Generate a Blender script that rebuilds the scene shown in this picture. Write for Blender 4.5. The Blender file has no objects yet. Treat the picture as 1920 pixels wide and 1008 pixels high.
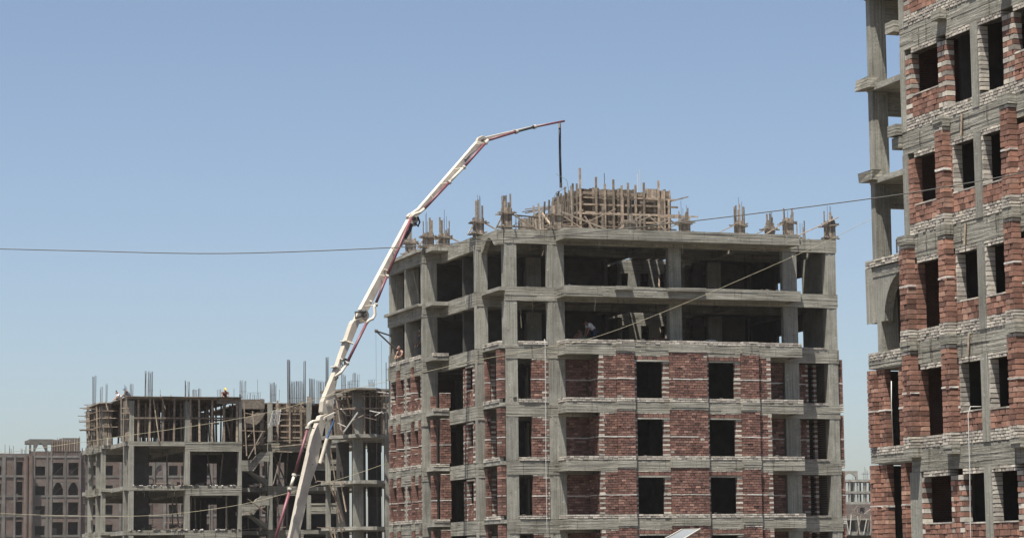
import bpy, math, random
from mathutils import Vector, Matrix
random.seed(11)
rnd = random.random
def ru(a, b): return a + (b - a) * random.random()
sc = bpy.context.scene
col = sc.collection

# ------------------------------------------------------------------ camera
F, CX, CY, YH, ROLL, ZC = 4800., 960., 504., 1061., .0115, 3.6
PITCH = math.atan((YH - CY) / F)
fwd = Vector((0, math.cos(PITCH), math.sin(PITCH)))
up0 = Vector((0, -math.sin(PITCH), math.cos(PITCH)))
rt0 = Vector((1, 0, 0))
cr, sr = math.cos(ROLL), math.sin(ROLL)
camd = bpy.data.cameras.new('camera')
camd.sensor_width = 36; camd.lens = F / 1920 * 36; camd.clip_start = .5; camd.clip_end = 20000
cam = bpy.data.objects.new('camera', camd); col.objects.link(cam)
cr_, cu_ = rt0 * cr - up0 * sr, rt0 * sr + up0 * cr
M = Matrix(((cr_.x, cu_.x, -fwd.x, 0), (cr_.y, cu_.y, -fwd.y, 0), (cr_.z, cu_.z, -fwd.z, ZC), (0, 0, 0, 1)))
cam.matrix_world = M
sc.camera = cam

# survey helpers: where a sight line meets a plane, used to take measurements for the layout
def ray(px, py):
    xi, yi = (px - CX) / F, (py - CY) / F
    return rt0 * (cr * xi - sr * yi) - up0 * (sr * xi + cr * yi) + fwd
def proj(p):
    d = Vector(p) - Vector((0, 0, ZC))
    X, Y, Z = d.dot(rt0), d.dot(up0), d.dot(fwd)
    x, y = X / Z, -Y / Z
    return CX + F * (cr * x + sr * y), CY + F * (-sr * x + cr * y), Z
def at_depth(px, py, d): return Vector((0, 0, ZC)) + ray(px, py) * d

# building grid: u runs right along the fronts, v runs away from the viewer
YAW = math.radians(18.9)
U = Vector((math.cos(YAW), math.sin(YAW), 0)); V = Vector((-math.sin(YAW), math.cos(YAW), 0))
P0 = Vector((2.7513, 131.4614, 0)); OU, OV = P0.dot(U), P0.dot(V)
def G(u, v, z=0): return U * (OU + u) + V * (OV + v) + Vector((0, 0, z))
def on_v(px, py, v):
    r = ray(px, py); t = (OV + v) / r.dot(V); p = Vector((0, 0, ZC)) + r * t
    return p.dot(U) - OU, p.z

# ------------------------------------------------------------------ sky, sun, exposure
AZ, EL = math.radians(46), math.radians(72.5)
hz = -V * math.cos(AZ) - U * math.sin(AZ)
sunvec = hz * math.cos(EL) + Vector((0, 0, math.sin(EL)))
world = bpy.data.worlds.new('World'); sc.world = world; world.use_nodes = True
nt = world.node_tree; bg = nt.nodes['Background']
sky = nt.nodes.new('ShaderNodeTexSky'); sky.sky_type = 'NISHITA'; sky.sun_disc = False
sky.sun_elevation = EL; sky.sun_rotation = math.atan2(sunvec.x, sunvec.y)
sky.air_density = .75; sky.dust_density = 1.6; sky.ozone_density = 3.0; sky.altitude = 50
wb = nt.nodes.new('ShaderNodeMix'); wb.data_type = 'RGBA'; wb.blend_type = 'MULTIPLY'; wb.inputs[0].default_value = 1
wb.inputs[7].default_value = (1.19, 1.085, .975, 1)     # white balance of the whole sky
nt.links.new(sky.outputs[0], wb.inputs[6]); nt.links.new(wb.outputs[2], bg.inputs[0]); bg.inputs[1].default_value = .063
sund = bpy.data.lights.new('sun', 'SUN'); sund.energy = 5.0; sund.angle = math.radians(.5); sund.color = (1, .95, .87)
sun = bpy.data.objects.new('sun', sund); col.objects.link(sun)
sun.rotation_euler = sunvec.to_track_quat('Z', 'Y').to_euler(); sun.location = (0, 0, 60)
sc.view_settings.view_transform = 'Standard'; sc.view_settings.look = 'None'
sc.view_settings.gamma = 1; sc.view_settings.exposure = 1.22; sc.view_settings.use_curve_mapping = False

# ------------------------------------------------------------------ materials
MAT = {}
def node_mat(name, rough=.9, spec=.2):
    m = bpy.data.materials.new(name); m.use_nodes = True
    b = m.node_tree.nodes['Principled BSDF']
    b.inputs['Roughness'].default_value = rough
    b.inputs['Specular IOR Level'].default_value = spec
    MAT[name] = m
    return m, m.node_tree, b
def N(t, kind, **kw):
    n = t.nodes.new(kind)
    for k, v in kw.items(): setattr(n, k, v)
    return n
def ramp(t, stops):
    r = N(t, 'ShaderNodeValToRGB'); e = r.color_ramp.elements
    while len(e) < len(stops): e.new(.5)
    for i, (p, c) in enumerate(stops): e[i].position = p; e[i].color = (*c, 1)
    return r
def noise(t, vec, scale, detail=4, rough=.6, mul=(1, 1, 1), offs=None):
    mp = N(t, 'ShaderNodeMapping'); mp.inputs['Scale'].default_value = mul
    t.links.new(vec, mp.inputs['Vector'])
    if offs is not None: t.links.new(offs, mp.inputs['Location'])
    n = N(t, 'ShaderNodeTexNoise'); n.inputs['Scale'].default_value = scale
    n.inputs['Detail'].default_value = detail; n.inputs['Roughness'].default_value = rough
    t.links.new(mp.outputs[0], n.inputs['Vector'])
    return n
def mixc(t, a, b, fac, mode='MIX'):
    m = N(t, 'ShaderNodeMix', data_type='RGBA', blend_type=mode)
    if isinstance(fac, (int, float)): m.inputs[0].default_value = fac
    else: t.links.new(fac, m.inputs[0])
    for i, x in ((6, a), (7, b)):
        if isinstance(x, tuple): m.inputs[i].default_value = (*x, 1)
        else: t.links.new(x, m.inputs[i])
    return m.outputs[2]
def bump(t, b, h, strength=.5, dist=.02):
    n = N(t, 'ShaderNodeBump'); n.inputs['Strength'].default_value = strength; n.inputs['Distance'].default_value = dist
    t.links.new(h, n.inputs['Height']); t.links.new(n.outputs[0], b.inputs['Normal'])
def concrete(name, stripe, lo, hi, tint=(1, 1, 1)):
    m, t, b = node_mat(name, .92, .15)
    tc = N(t, 'ShaderNodeTexCoord').outputs['Object']
    oi = N(t, 'ShaderNodeObjectInfo').outputs['Random']
    s = noise(t, tc, 1.0, 3, .65, stripe)
    big = noise(t, tc, .9, 5, .65)
    fine = noise(t, tc, 16, 3, .7)
    r = ramp(t, [(.28, lo), (.5, tuple((a + c) / 2 for a, c in zip(lo, hi))), (.72, hi)])
    t.links.new(s.outputs[0], r.inputs[0])
    c = mixc(t, r.outputs[0], ramp_out(t, big.outputs[0], [(.32, (.55, .54, .52)), (.6, (1, 1, 1))]), .75, 'MULTIPLY')
    c = mixc(t, c, ramp_out(t, fine.outputs[0], [(.3, (.7, .69, .67)), (.62, (1.1, 1.1, 1.1))]), .55, 'MULTIPLY')
    c = mixc(t, c, ramp_out(t, oi, [(0, (.84, .84, .83)), (1, (1.1, 1.09, 1.06))]), 1, 'MULTIPLY')
    if tint != (1, 1, 1): c = mixc(t, c, tint, 1, 'MULTIPLY')
    t.links.new(c, b.inputs['Base Color'])
    ad = N(t, 'ShaderNodeMath', operation='ADD'); t.links.new(s.outputs[0], ad.inputs[0])
    ml = N(t, 'ShaderNodeMath', operation='MULTIPLY'); ml.inputs[1].default_value = .5
    t.links.new(fine.outputs[0], ml.inputs[0]); t.links.new(ml.outputs[0], ad.inputs[1])
    st = noise(t, tc, 1.0, 2, .5, (7, 7, .5)); kn = noise(t, tc, 5.5, 2, .5, (1, 1, 2.2))
    c = mixc(t, c, ramp_out(t, st.outputs[0], [(.62, (1, 1, 1)), (.7, (.62, .6, .57))]), 1 if stripe[2] > 1 else .4, 'MULTIPLY')
    c = mixc(t, c, ramp_out(t, kn.outputs[0], [(.68, (1, 1, 1)), (.74, (.5, .49, .46))]), .8, 'MULTIPLY')
    c = mixc(t, c, (.62, .6, .55), ramp_out(t, kn.outputs[0], [(.24, (.6, .6, .6)), (.3, (0, 0, 0))]))
    t.links.new(c, b.inputs['Base Color'])
    bump(t, b, ad.outputs[0], .6, .04)
    return m
def ramp_out(t, src, stops):
    r = ramp(t, stops); t.links.new(src, r.inputs[0]); return r.outputs[0]
concrete('board_concrete', (.6, .6, 15), (.16, .156, .135), (.36, .35, .308))
concrete('column_concrete', (20, 20, .35), (0.180, 0.180, 0.160), (0.354, 0.348, 0.312))
concrete('slab_concrete', (1.2, 1.2, 4), (0.222, 0.218, 0.194), (0.354, 0.346, 0.312))
def brickmat(name, stops, spot):
    m, t, b = node_mat(name, .95, .1)
    tc = N(t, 'ShaderNodeTexCoord').outputs['Object']
    geo = N(t, 'ShaderNodeNewGeometry'); oi = N(t, 'ShaderNodeObjectInfo')
    ad = N(t, 'ShaderNodeMath', operation='ADD'); fr = N(t, 'ShaderNodeMath', operation='FRACT')
    t.links.new(geo.outputs['Random Per Island'], ad.inputs[0]); t.links.new(oi.outputs['Random'], ad.inputs[1])
    t.links.new(ad.outputs[0], fr.inputs[0])
    c = ramp_out(t, fr.outputs[0], stops)
    m2 = N(t, 'ShaderNodeMath', operation='MULTIPLY'); m2.inputs[1].default_value = 7.31; t.links.new(fr.outputs[0], m2.inputs[0])
    f2 = N(t, 'ShaderNodeMath', operation='FRACT'); t.links.new(m2.outputs[0], f2.inputs[0])
    c = mixc(t, c, ramp_out(t, f2.outputs[0], [(0, (.68, .66, .66)), (.5, (1, 1, 1)), (1, (1.18, 1.15, 1.1))]), 1, 'MULTIPLY')
    pos = geo.outputs['Position']
    n1 = noise(t, pos, 7, 4, .7); n2 = noise(t, pos, .55, 3, .6); n3 = noise(t, pos, 24, 2, .7)
    c = mixc(t, c, ramp_out(t, n1.outputs[0], [(.3, (.72, .70, .70)), (.65, (1.12, 1.1, 1.08))]), .7, 'MULTIPLY')
    c = mixc(t, c, ramp_out(t, n2.outputs[0], [(.35, (.8, .8, .8)), (.65, (1.08, 1.08, 1.08))]), .8, 'MULTIPLY')
    c = mixc(t, c, spot, ramp_out(t, n3.outputs[0], [(.63, (0, 0, 0)), (.8, (.55, .55, .55))]))
    t.links.new(c, b.inputs['Base Color'])
    bump(t, b, n1.outputs[0], .5, .02)
    return m
brickmat('red_brick', [(0, (0.112, 0.070, 0.060)), (.25, (0.173, 0.100, 0.082)), (.5, (0.215, 0.121, 0.099)), (.75, (0.151, 0.084, 0.070)), (.9, (0.268, 0.162, 0.131)), (1, (0.320, 0.207, 0.170))], (0.403, 0.354, 0.317))
brickmat('pale_brick', [(0, (0.310, 0.293, 0.259)), (.5, (0.425, 0.402, 0.356)), (1, (0.506, 0.483, 0.431))], (0.299, 0.287, 0.253))
brickmat('orange_brick', [(0, (0.153, 0.091, 0.072)), (.3, (0.248, 0.139, 0.106)), (.6, (0.325, 0.186, 0.142)), (.85, (0.192, 0.106, 0.083)), (1, (0.413, 0.271, 0.212))], (0.448, 0.389, 0.342))
def plain(name, c, rough=.8, spec=.2, var=.25, scale=6, metal=0, mul=(1, 1, 1)):
    m, t, b = node_mat(name, rough, spec)
    b.inputs['Metallic'].default_value = metal
    tc = N(t, 'ShaderNodeTexCoord').outputs['Object']; oi = N(t, 'ShaderNodeObjectInfo').outputs['Random']
    n = noise(t, tc, scale, 4, .65, mul)
    k = ramp_out(t, n.outputs[0], [(.3, (1 - var,) * 3), (.7, (1 + var * .5,) * 3)])
    c2 = mixc(t, c, k, 1, 'MULTIPLY')
    c2 = mixc(t, c2, ramp_out(t, oi, [(0, (1 - var * .8,) * 3), (1, (1 + var * .5,) * 3)]), 1, 'MULTIPLY')
    t.links.new(c2, b.inputs['Base Color'])
    bump(t, b, n.outputs[0], .25, .01)
    return m
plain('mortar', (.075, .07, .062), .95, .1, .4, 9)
plain('lime', (0.506, 0.490, 0.451), .95, .1, .3, 9)
plain('timber', (0.286, 0.230, 0.177), .9, .15, .55, 5)
plain('old_timber', (0.224, 0.193, 0.159), .9, .15, .5, 5)
plain('brown_timber', (.115, .088, .066), .9, .15, .5, 4)
plain('steel', (.075, .07, .068), .6, .4, .4, 20)
plain('bar_steel', (.13, .125, .135), .55, .4, .4, 20)
plain('cream_paint', (.44, .40, .335), .5, .35, .22, 1.6)
plain('maroon_paint', (.125, .04, .05), .5, .4, .3, 3)
plain('blue_paint', (.04, .08, .17), .4, .4, .2, 3)
plain('rubber', (.025, .027, .03), .6, .3, .2, 5)
plain('chrome', (.34, .32, .28), .5, .4, .25, 3, 0)
plain('rope', (.34, .31, .22), .9, .1, .25, 3)
plain('black_cable', (.09, .088, .08), .7, .2, .2, 3)
plain('white_hose', (.48, .48, .46), .6, .3, .1, 2)
plain('pale_panel', (0.136, 0.147, 0.155), .6, .2, .06, 2)
plain('white_panel', (.30, .315, .33), .6, .4, .06, 2)
plain('skin', (.23, .12, .075), .6, .3, .1, 8)
plain('hair', (.02, .015, .012), .8, .2, .2, 20)
plain('white_cloth', (.6, .6, .62), .9, .1, .12, 9)
plain('navy_cloth', (.035, .045, .08), .9, .1, .25, 9)
plain('pink_cloth', (.28, .19, .17), .9, .1, .25, 9)
plain('khaki_cloth', (.36, .33, .27), .9, .1, .2, 9)
plain('dark_cloth', (.06, .06, .07), .9, .1, .2, 9)
plain('blue_cap', (.12, .33, .55), .7, .2, .1, 9)
plain('yellow_plastic', (.78, .52, .06), .45, .4, .05, 9)
plain('green_sack', (.12, .18, .12), .9, .1, .3, 9)
plain('far_concrete', (.14, .132, .12), .95, .1, .35, .6)
plain('sand', (.095, .083, .066), 1, .05, .25, .12)
def far_brick(name, red, mort, sc_):
    m, t, b = node_mat(name, .95, .1)
    geo = N(t, 'ShaderNodeTexCoord').outputs['Object']
    sp = N(t, 'ShaderNodeSeparateXYZ'); t.links.new(geo, sp.inputs[0])
    cb = N(t, 'ShaderNodeCombineXYZ'); t.links.new(sp.outputs[0], cb.inputs[0]); t.links.new(sp.outputs[2], cb.inputs[1])
    br = N(t, 'ShaderNodeTexBrick'); br.inputs['Scale'].default_value = sc_
    br.inputs['Color1'].default_value = (*red, 1); br.inputs['Color2'].default_value = (red[0] * .75, red[1] * .72, red[2] * .72, 1)
    br.inputs['Mortar'].default_value = (*mort, 1); br.inputs['Mortar Size'].default_value = .014
    t.links.new(cb.outputs[0], br.inputs[0])
    n = noise(t, geo, .7, 5, .7); n2 = noise(t, geo, .22, 4, .7)
    c = mixc(t, br.outputs[0], ramp_out(t, n.outputs[0], [(.3, (.72, .72, .72)), (.7, (1.15, 1.13, 1.1))]), .9, 'MULTIPLY')
    c = mixc(t, c, mort, ramp_out(t, n2.outputs[0], [(.45, (0, 0, 0)), (.7, (.75, .75, .75))]))
    t.links.new(c, b.inputs['Base Color']); bump(t, b, br.outputs[1], -.3, .01)
far_brick('far_brick', (.125, .09, .075), (.155, .145, .132), 4.0)
far_brick('inner_brick', (.13, .065, .05), (.17, .15, .13), 4.0)
plain('inner_wall', (.07, .067, .063), .95, .1, .3, 2)  # interior shade put into the colour; the bare walls would be lighter

# ------------------------------------------------------------------ mesh helpers
class Thing:
    def __init__(s, name, label, cat, base, grid=True, group=None, rot=0):
        o = bpy.data.objects.new(name, None); col.objects.link(o)
        o.empty_display_size = .5
        s.grid = grid; s.base = Vector(base)
        o.location = G(*base) if grid else s.base
        o.rotation_euler = (0, 0, YAW if grid else rot)
        o['label'] = label; o['category'] = cat
        if group: o['group'] = group
        s.o = o; s.bricks = {}
class MB:
    def __init__(s): s.v = []; s.f = []
    def quadbox(s, c):           # eight corners: bottom ring then top ring
        n = len(s.v); s.v += c
        s.f += [(n, n+3, n+2, n+1), (n+4, n+5, n+6, n+7), (n, n+1, n+5, n+4), (n+1, n+2, n+6, n+5), (n+2, n+3, n+7, n+6), (n+3, n, n+4, n+7)]
        return s
    def box(s, u0, u1, v0, v1, z0, z1, j=0):
        c = [(u0, v0, z0), (u1, v0, z0), (u1, v1, z0), (u0, v1, z0), (u0, v0, z1), (u1, v0, z1), (u1, v1, z1), (u0, v1, z1)]
        if j: c = [(a + ru(-j, j), b + ru(-j, j), d + ru(-j, j)) for a, b, d in c]
        return s.quadbox(c)
    def bar(s, p, q, w, h=None, taper=1):
        h = h or w; p, q = Vector(p), Vector(q); d = (q - p).normalized()
        a = Vector((0, 0, 1)).cross(d)
        if a.length < .05: a = Vector((1, 0, 0))
        a.normalize(); b = d.cross(a).normalized()
        c = [tuple(e + a * (x * w * k / 2) + b * (y * h * k / 2)) for e, k in ((p, 1), (q, taper)) for x, y in ((-1, -1), (1, -1), (1, 1), (-1, 1))]
        return s.quadbox(c)
    def tube(s, pts, r, n=8, cap=True):
        pts = [Vector(p) for p in pts]; rr = r if isinstance(r, (list, tuple)) else [r] * len(pts)
        base = len(s.v); ref = None
        for i, p in enumerate(pts):
            d = (pts[min(i + 1, len(pts) - 1)] - pts[max(i - 1, 0)]).normalized()
            if ref is None or abs(ref.dot(d)) > .95:
                ref = Vector((0, 0, 1)) if abs(d.z) < .9 else Vector((1, 0, 0))
            a = ref.cross(d).normalized(); b = d.cross(a); ref = b
            for k in range(n):
                t = 2 * math.pi * k / n
                s.v.append(tuple(p + a * (rr[i] * math.cos(t)) + b * (rr[i] * math.sin(t))))
        for i in range(len(pts) - 1):
            for k in range(n):
                x, y = base + i * n + k, base + i * n + (k + 1) % n
                s.f.append((x, y, y + n, x + n))
        if cap:
            s.f.append(tuple(base + k for k in range(n))[::-1]); e = base + (len(pts) - 1) * n
            s.f.append(tuple(e + k for k in range(n)))
        return s
    def prism(s, poly, off):     # poly: 3d points of one face, off: thickness vector
        n = len(s.v); k = len(poly); off = Vector(off)
        s.v += [tuple(Vector(p)) for p in poly] + [tuple(Vector(p) + off) for p in poly]
        s.f.append(tuple(range(n, n + k))[::-1]); s.f.append(tuple(range(n + k, n + 2 * k)))
        for i in range(k):
            j = (i + 1) % k; s.f.append((n + i, n + j, n + k + j, n + k + i))
        return s
    def build(s, name, mat, T, parent=None, label=None, kind=None, smooth=False):
        b = T.base if T else Vector((0, 0, 0))
        me = bpy.data.meshes.new(name)
        me.from_pydata([(x - b.x, y - b.y, z - b.z) for x, y, z in s.v], [], s.f)
        me.materials.append(MAT[mat])
        if smooth: me.polygons.foreach_set('use_smooth', [True] * len(me.polygons))
        me.update()
        o = bpy.data.objects.new(name, me); col.objects.link(o)
        if T: o.parent = parent or T.o
        if label: o['label'] = label
        if kind: o['kind'] = kind
        return o
def fix_normals(o):
    import bmesh
    bm = bmesh.new(); bm.from_mesh(o.data); bmesh.ops.recalc_face_normals(bm, faces=bm.faces); bm.to_mesh(o.data); bm.free()
    return o
def tag(o, label, cat, group=None):
    o['label'] = label; o['category'] = cat
    if group: o['group'] = group
    return o
def box(T, name, mat, u0, u1, v0, v1, z0, z1, j=.006, label=None, parent=None):
    return MB().box(u0, u1, v0, v1, z0, z1, j).build(name, mat, T, parent, label)
def beam(T, u0, u1, v0, v1, z0, z1, along='u', name='beam', rough=.009, mat='board_concrete'):
    """cast concrete beam that keeps the relief of its shuttering boards"""
    m = MB(); i = .016
    if along == 'u': m.box(u0 + .002, u1 - .002, v0 + i, v1 - i, z0 + i * .5, z1 - i)
    else: m.box(u0 + i, u1 - i, v0 + .002, v1 - .002, z0 + i * .5, z1 - i)
    n = max(2, round((z1 - z0) / .15)); a0, a1 = (u0, u1) if along == 'u' else (v0, v1)
    cuts = [0] + sorted(ru(.2, .8) for _ in range(n - 1)) + [n]
    zs = [z0 + (z1 - z0) * (k + (ru(-.18, .18) if 0 < k < n else 0)) / n for k in range(n + 1)]
    for k in range(n):
        a = a0
        while a < a1 - 1e-4:
            b = min(a1, a + ru(1.6, 3.6))
            if a1 - b < .7: b = a1
            e = ru(-rough, rough); top = ru(-.012, .012) if k == n - 1 else -.004
            if along == 'u': m.box(a, b, v0 - e, v1 + e, zs[k] + .002, zs[k + 1] + top, .002)
            else: m.box(u0 - e, u1 + e, a, b, zs[k] + .002, zs[k + 1] + top, .002)
            a = b
    return m.build(name, mat, T)
def column(T, u0, u1, v0, v1, z0, z1, name='column', rough=.008, mat='column_concrete'):
    m = MB(); m.box(u0 + .01, u1 - .01, v0 + .012, v1 - .012, z0, z1)
    n = max(2, round((u1 - u0) / .14)); us = [u0 + (u1 - u0) * k / n for k in range(n + 1)]
    for k in range(n):
        e = ru(-rough, rough); m.box(us[k] + .001, us[k + 1] - .001, v0 - e, v1 + e, z0, z1 - .004, .0015)
    return m.build(name, mat, T)
def pole(T, p, q, w, h=None, name='timber_pole', mat='timber', parent=None):
    return MB().bar(p, q, w, h).build(name, mat, T, parent)

# ------------------------------------------------------------------ brickwork
def bricks(T, along, a0, a1, z0, z1, d0, d1, kind='red', tooth='', course=None, length=None, seed=None, lime_at=None, mortar=True, ragged=0):
    """a panel of laid bricks: along u (faces -v) or along v (faces -u); every brick runs through the panel"""
    S = T.bricks
    h = course or (.13 if kind != 'pale' else .1); L = length or .27
    n = max(1, round((z1 - z0) / h)); h = (z1 - z0) / n; jt = .026; jl = .04 if along == 'v' else .024
    if along == 'v': jt = .021
    for i in range(n):
        if i == n - 1 and ragged and rnd() < ragged: continue
        off = (L / 2 if i % 2 else 0) + ru(0, .03)
        a = a0 - off; first = True
        while a < a1 - .02:
            b = a + L * ru(.93, 1.07); x0, x1 = max(a, a0), min(b, a1)
            if a1 - x1 < .12: x1 = a1; b = a1
            if x1 - x0 > .035:
                k = kind
                if 'l' in tooth and x0 <= a0 + .001 and i % 2 == 0: k = 'pale'
                if 'r' in tooth and x1 >= a1 - .001 and i % 2 == 0: k = 'pale'
                if k != 'pale' and course is None and rnd() < .004: k = 'pale'
                e = ru(-.006, .012); s = (x1 - x0 - jl * ru(.7, 1.2), d1 - d0 + e + .004, h - jt * ru(.75, 1.1))
                c = ((x0 + x1) / 2, (d0 + d1) / 2 - e / 2, z0 + h * (i + .5) + ru(-.003, .003))
                S.setdefault(k, []).append((along, c, s, ru(-.012, .012)))
            a = b
    if mortar:
        m = MB(); q = .03
        if along == 'u': m.box(a0 + q, a1 - q, d0 + q, d1 - q, z0, z1 - .006)
        else: m.box(d0 + q, d1 - q, a0 + q, a1 - q, z0, z1 - .006)
        m.build('mortar_bed', 'mortar', T)
    if lime_at is not None and z0 < lime_at < z1:
        m = MB(); a = a0; g = .012
        while a < a1 - .001:
            b = min(a1, a + ru(.3, .6)); zt = lime_at + ru(-.012, .012); hh = ru(.018, .032)
            if along == 'u': m.box(a, b, d0 - g, d1 + .004, zt - hh, zt + hh, .003)
            else: m.box(d0 - g, d1 + .004, a, b, zt - hh, zt + hh, .003)
            a = b
        m.build('levelling_course', 'lime', T)
def brick_unit(mat):
    b = .06; v = []; f = []
    m = MB().box(-.5, .5, -.5, .5, -.5, .5)
    me = bpy.data.meshes.new('brick'); me.from_pydata(m.v, [], m.f); me.materials.append(MAT[mat]); me.update(); return me
def lay_bricks(T, mats, limit=300):
    b = T.base
    for kind, lst in T.bricks.items():
        mat = mats[kind]; name = {'red': 'brick', 'pale': 'pale_brick'}[kind]
        sc_l = []
        for i, (al, c, s, tw) in enumerate(lst):
            p = (c[0], c[1], c[2]) if al == 'u' else (c[1], c[0], c[2])
            x, y, d = proj(G(*p))
            inside = 4 < x < 1916 and 4 < y < 1004
            fs = 1 if al == 'u' else .4
            sc_l.append((-(s[0] * fs * s[2] / d / d) if inside else 0, i, p))
        sc_l.sort(); pick = set(i for q, i, p in sc_l[:limit] if q < 0)
        unit = brick_unit(mat); big = MB()
        for q, i, p in sc_l:
            al, c, s, tw = lst[i]
            if i in pick:
                o = bpy.data.objects.new(name, unit); col.objects.link(o); o.parent = T.o
                o.location = (p[0] - b.x, p[1] - b.y, p[2] - b.z)
                o.scale = s if al == 'u' else (s[1], s[0], s[2])
                o.rotation_euler = (0, tw * .5 if al == 'u' else 0, 0)
            else:
                x, y, z = (s[0] / 2, s[1] / 2, s[2] / 2) if al == 'u' else (s[1] / 2, s[0] / 2, s[2] / 2)
                big.box(p[0] - x, p[0] + x, p[1] - y, p[1] + y, p[2] - z, p[2] + z, .003)
        if big.v: big.build('brickwork' if kind == 'red' else 'pale_brickwork', mat, T, kind='stuff')

# ------------------------------------------------------------------ ground
m = MB(); m.v = [(-9000, -400, 0), (9000, -400, 0), (9000, 15000, 0), (-9000, 15000, 0)]; m.f = [(0, 1, 2, 3)]
g = m.build('ground', 'sand', None); g['kind'] = 'structure'

# ================================================================== the half-built block in the middle
T = Thing('unfinished_block', 'large half-built block, brick below, open concrete storeys above, timber forms on its roof', 'building', (6, 9, 0))
MAINB = T
FLO = [3, 6, 9, 12, 15, 18, 21]
COLS = [(-.47, .45, 1.42, 1.75), (-2.83, -2.17, 1.42, 1.95), (-3.43, -2.8, 4.32, 4.75), (-4.48, -3.65, 10.62, 11.0), (-4.48, -3.7, 13.9, 14.2), (-4.48, -3.72, 17.0, 17.3),
        (6.38, 7.08, 1.46, 1.9), (12.99, 13.83, 1.45, 1.8), (15.56, 16.14, 1.42, 1.95), (15.3, 16.1, 11.6, 11.9), (15.3, 16.1, 17.0, 17.3),
        (.35, 1.15, 7, 7.3), (11.0, 11.8, 7, 7.3), (2.0, 2.7, 12.1, 12.4), (11.6, 12.4, 12.1, 12.4), (-.6, .1, 17, 17.3), (5, 5.7, 17, 17.3), (10, 10.8, 17, 17.3)]
for zb in [0] + FLO[:-1]:
    for c in COLS: column(T, *c, zb, zb + 2.28)
PIL = [(2.74, 3.67), (5.69, 7.76), (9.75, 10.72)]
def wall_rect(T, name, mat, *a): return box(T, name, mat, *a)
for z in FLO:
    roof = z == 21
    s = MB()
    for r in ((-2.72, 16.1, 1.66, 4.3), (-3.15, 16.1, 4.56, 9.3), (-3.15, 6.6, 9.3, 12.36), (10.8, 16.1, 9.3, 12.36), (-4.2, -3.15, 10.86, 17.28), (-3.15, 16.1, 12.36, 17.28)):
        s.box(r[0], r[1], r[2], r[3], z - .2, z - .004)
    s.build('floor_slab', 'slab_concrete', T)
    box(T, 'balcony_slab', 'slab_concrete', .2, 13.15, .2, 1.4, z - .5, z - .01)
    beam(T, 0, 13.35, 0, .2, z - .56, z - .01, name='balcony_edge_beam')
    beam(T, 0, .2, .2, 1.4, z - .56, z - .01, 'v', name='balcony_edge_beam')
    beam(T, 13.15, 13.35, .2, 1.4, z - .56, z - .01, 'v', name='balcony_edge_beam')
    for k, (a, b) in enumerate(PIL):
        if z <= 18 and not (z == 18 and k == 2):
            beam(T, a - .02, b + .02, -.25, -.012, z - (.2 if z == 18 else .4), z - .01, name='pilaster_cap')
    beam(T, -2.83, 16.2, 1.4, 1.65, z - .72, z)
    beam(T, -3.42, -.3, 4.3, 4.55, z - .76, z - .01)
    beam(T, -3.42, -3.17, 4.55, 10.6, z - .74, z, 'v')
    beam(T, -4.5, -3.17, 10.6, 10.85, z - .75, z)
    beam(T, -4.5, -4.25, 10.85, 17.3, z - .76, z - .002, 'v')
    beam(T, 15.95, 16.2, 1.65, 17.3, z - .7, z, 'v')
    beam(T, -4.5, 16.2, 17.3, 17.55, z - .7, z)
    for v0, h in ((6.9, .6), (13.2, .64)): beam(T, -3.1, 15.9, v0, v0 + .3, z - h, z - .21, name='inner_beam')
    for u0, h in ((.6, .5), (6.3, .52), (11.2, .54)): beam(T, u0, u0 + .3, 1.7, 17.2, z - h, z - .21, 'v', name='inner_beam')
    box(T, 'corner_slab', 'slab_concrete', -3.15, -2.84, 1.42, 4.28, z - .2, z - .012)
    box(T, 'corner_slab', 'slab_concrete', -2.84, -2.72, 1.66, 4.28, z - .2, z - .012)
    box(T, 'recess_balcony', 'slab_concrete', -4.35, -3.44, 9.25, 10.58, z - .22, z - .012)
    if z in (18, 21): box(T, 'slab_lip', 'slab_concrete', -4.74, -4.51, 10.7, 17.5, z - .14, z + .01, .012)
    if not roof:
        # rubble and spilt mortar left along the slab edges
        for k in range(46):
            a = rnd()
            if a < .6: c = (ru(.05, 13.3), ru(.03, .3))
            elif a < .8: c = (ru(-2.7, 0), ru(1.42, 1.6))
            else: c = (ru(-4.45, -4.3), ru(10.7, 17))
            r = ru(.02, .06); zz = z + (.21 if z <= 15 else 0)
            if k < 22: MB().box(c[0] - r * 1.6, c[0] + r * 1.6, c[1] - r, c[1] + r, zz - .01, zz + r, r * .35).build('rubble', 'mortar', T)
# roof arch over the corner bay
arch = [(-3.16, 1.42, 20.98), (-3.16, 4.28, 20.98), (-3.16, 4.28, 20.0)]
for k in range(9):
    t = k / 8; arch.append((-3.16, 3.9 - 1.7 * t, 20.0 + .72 * math.sin(math.pi * (.06 + .84 * t)) ** .8))
arch += [(-3.16, 1.95, 20.2), (-3.16, 1.42, 20.2)]
o = MB().prism(arch, (.28, 0, 0)).build('roof_arch', 'board_concrete', T); fix_normals(o)
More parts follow.
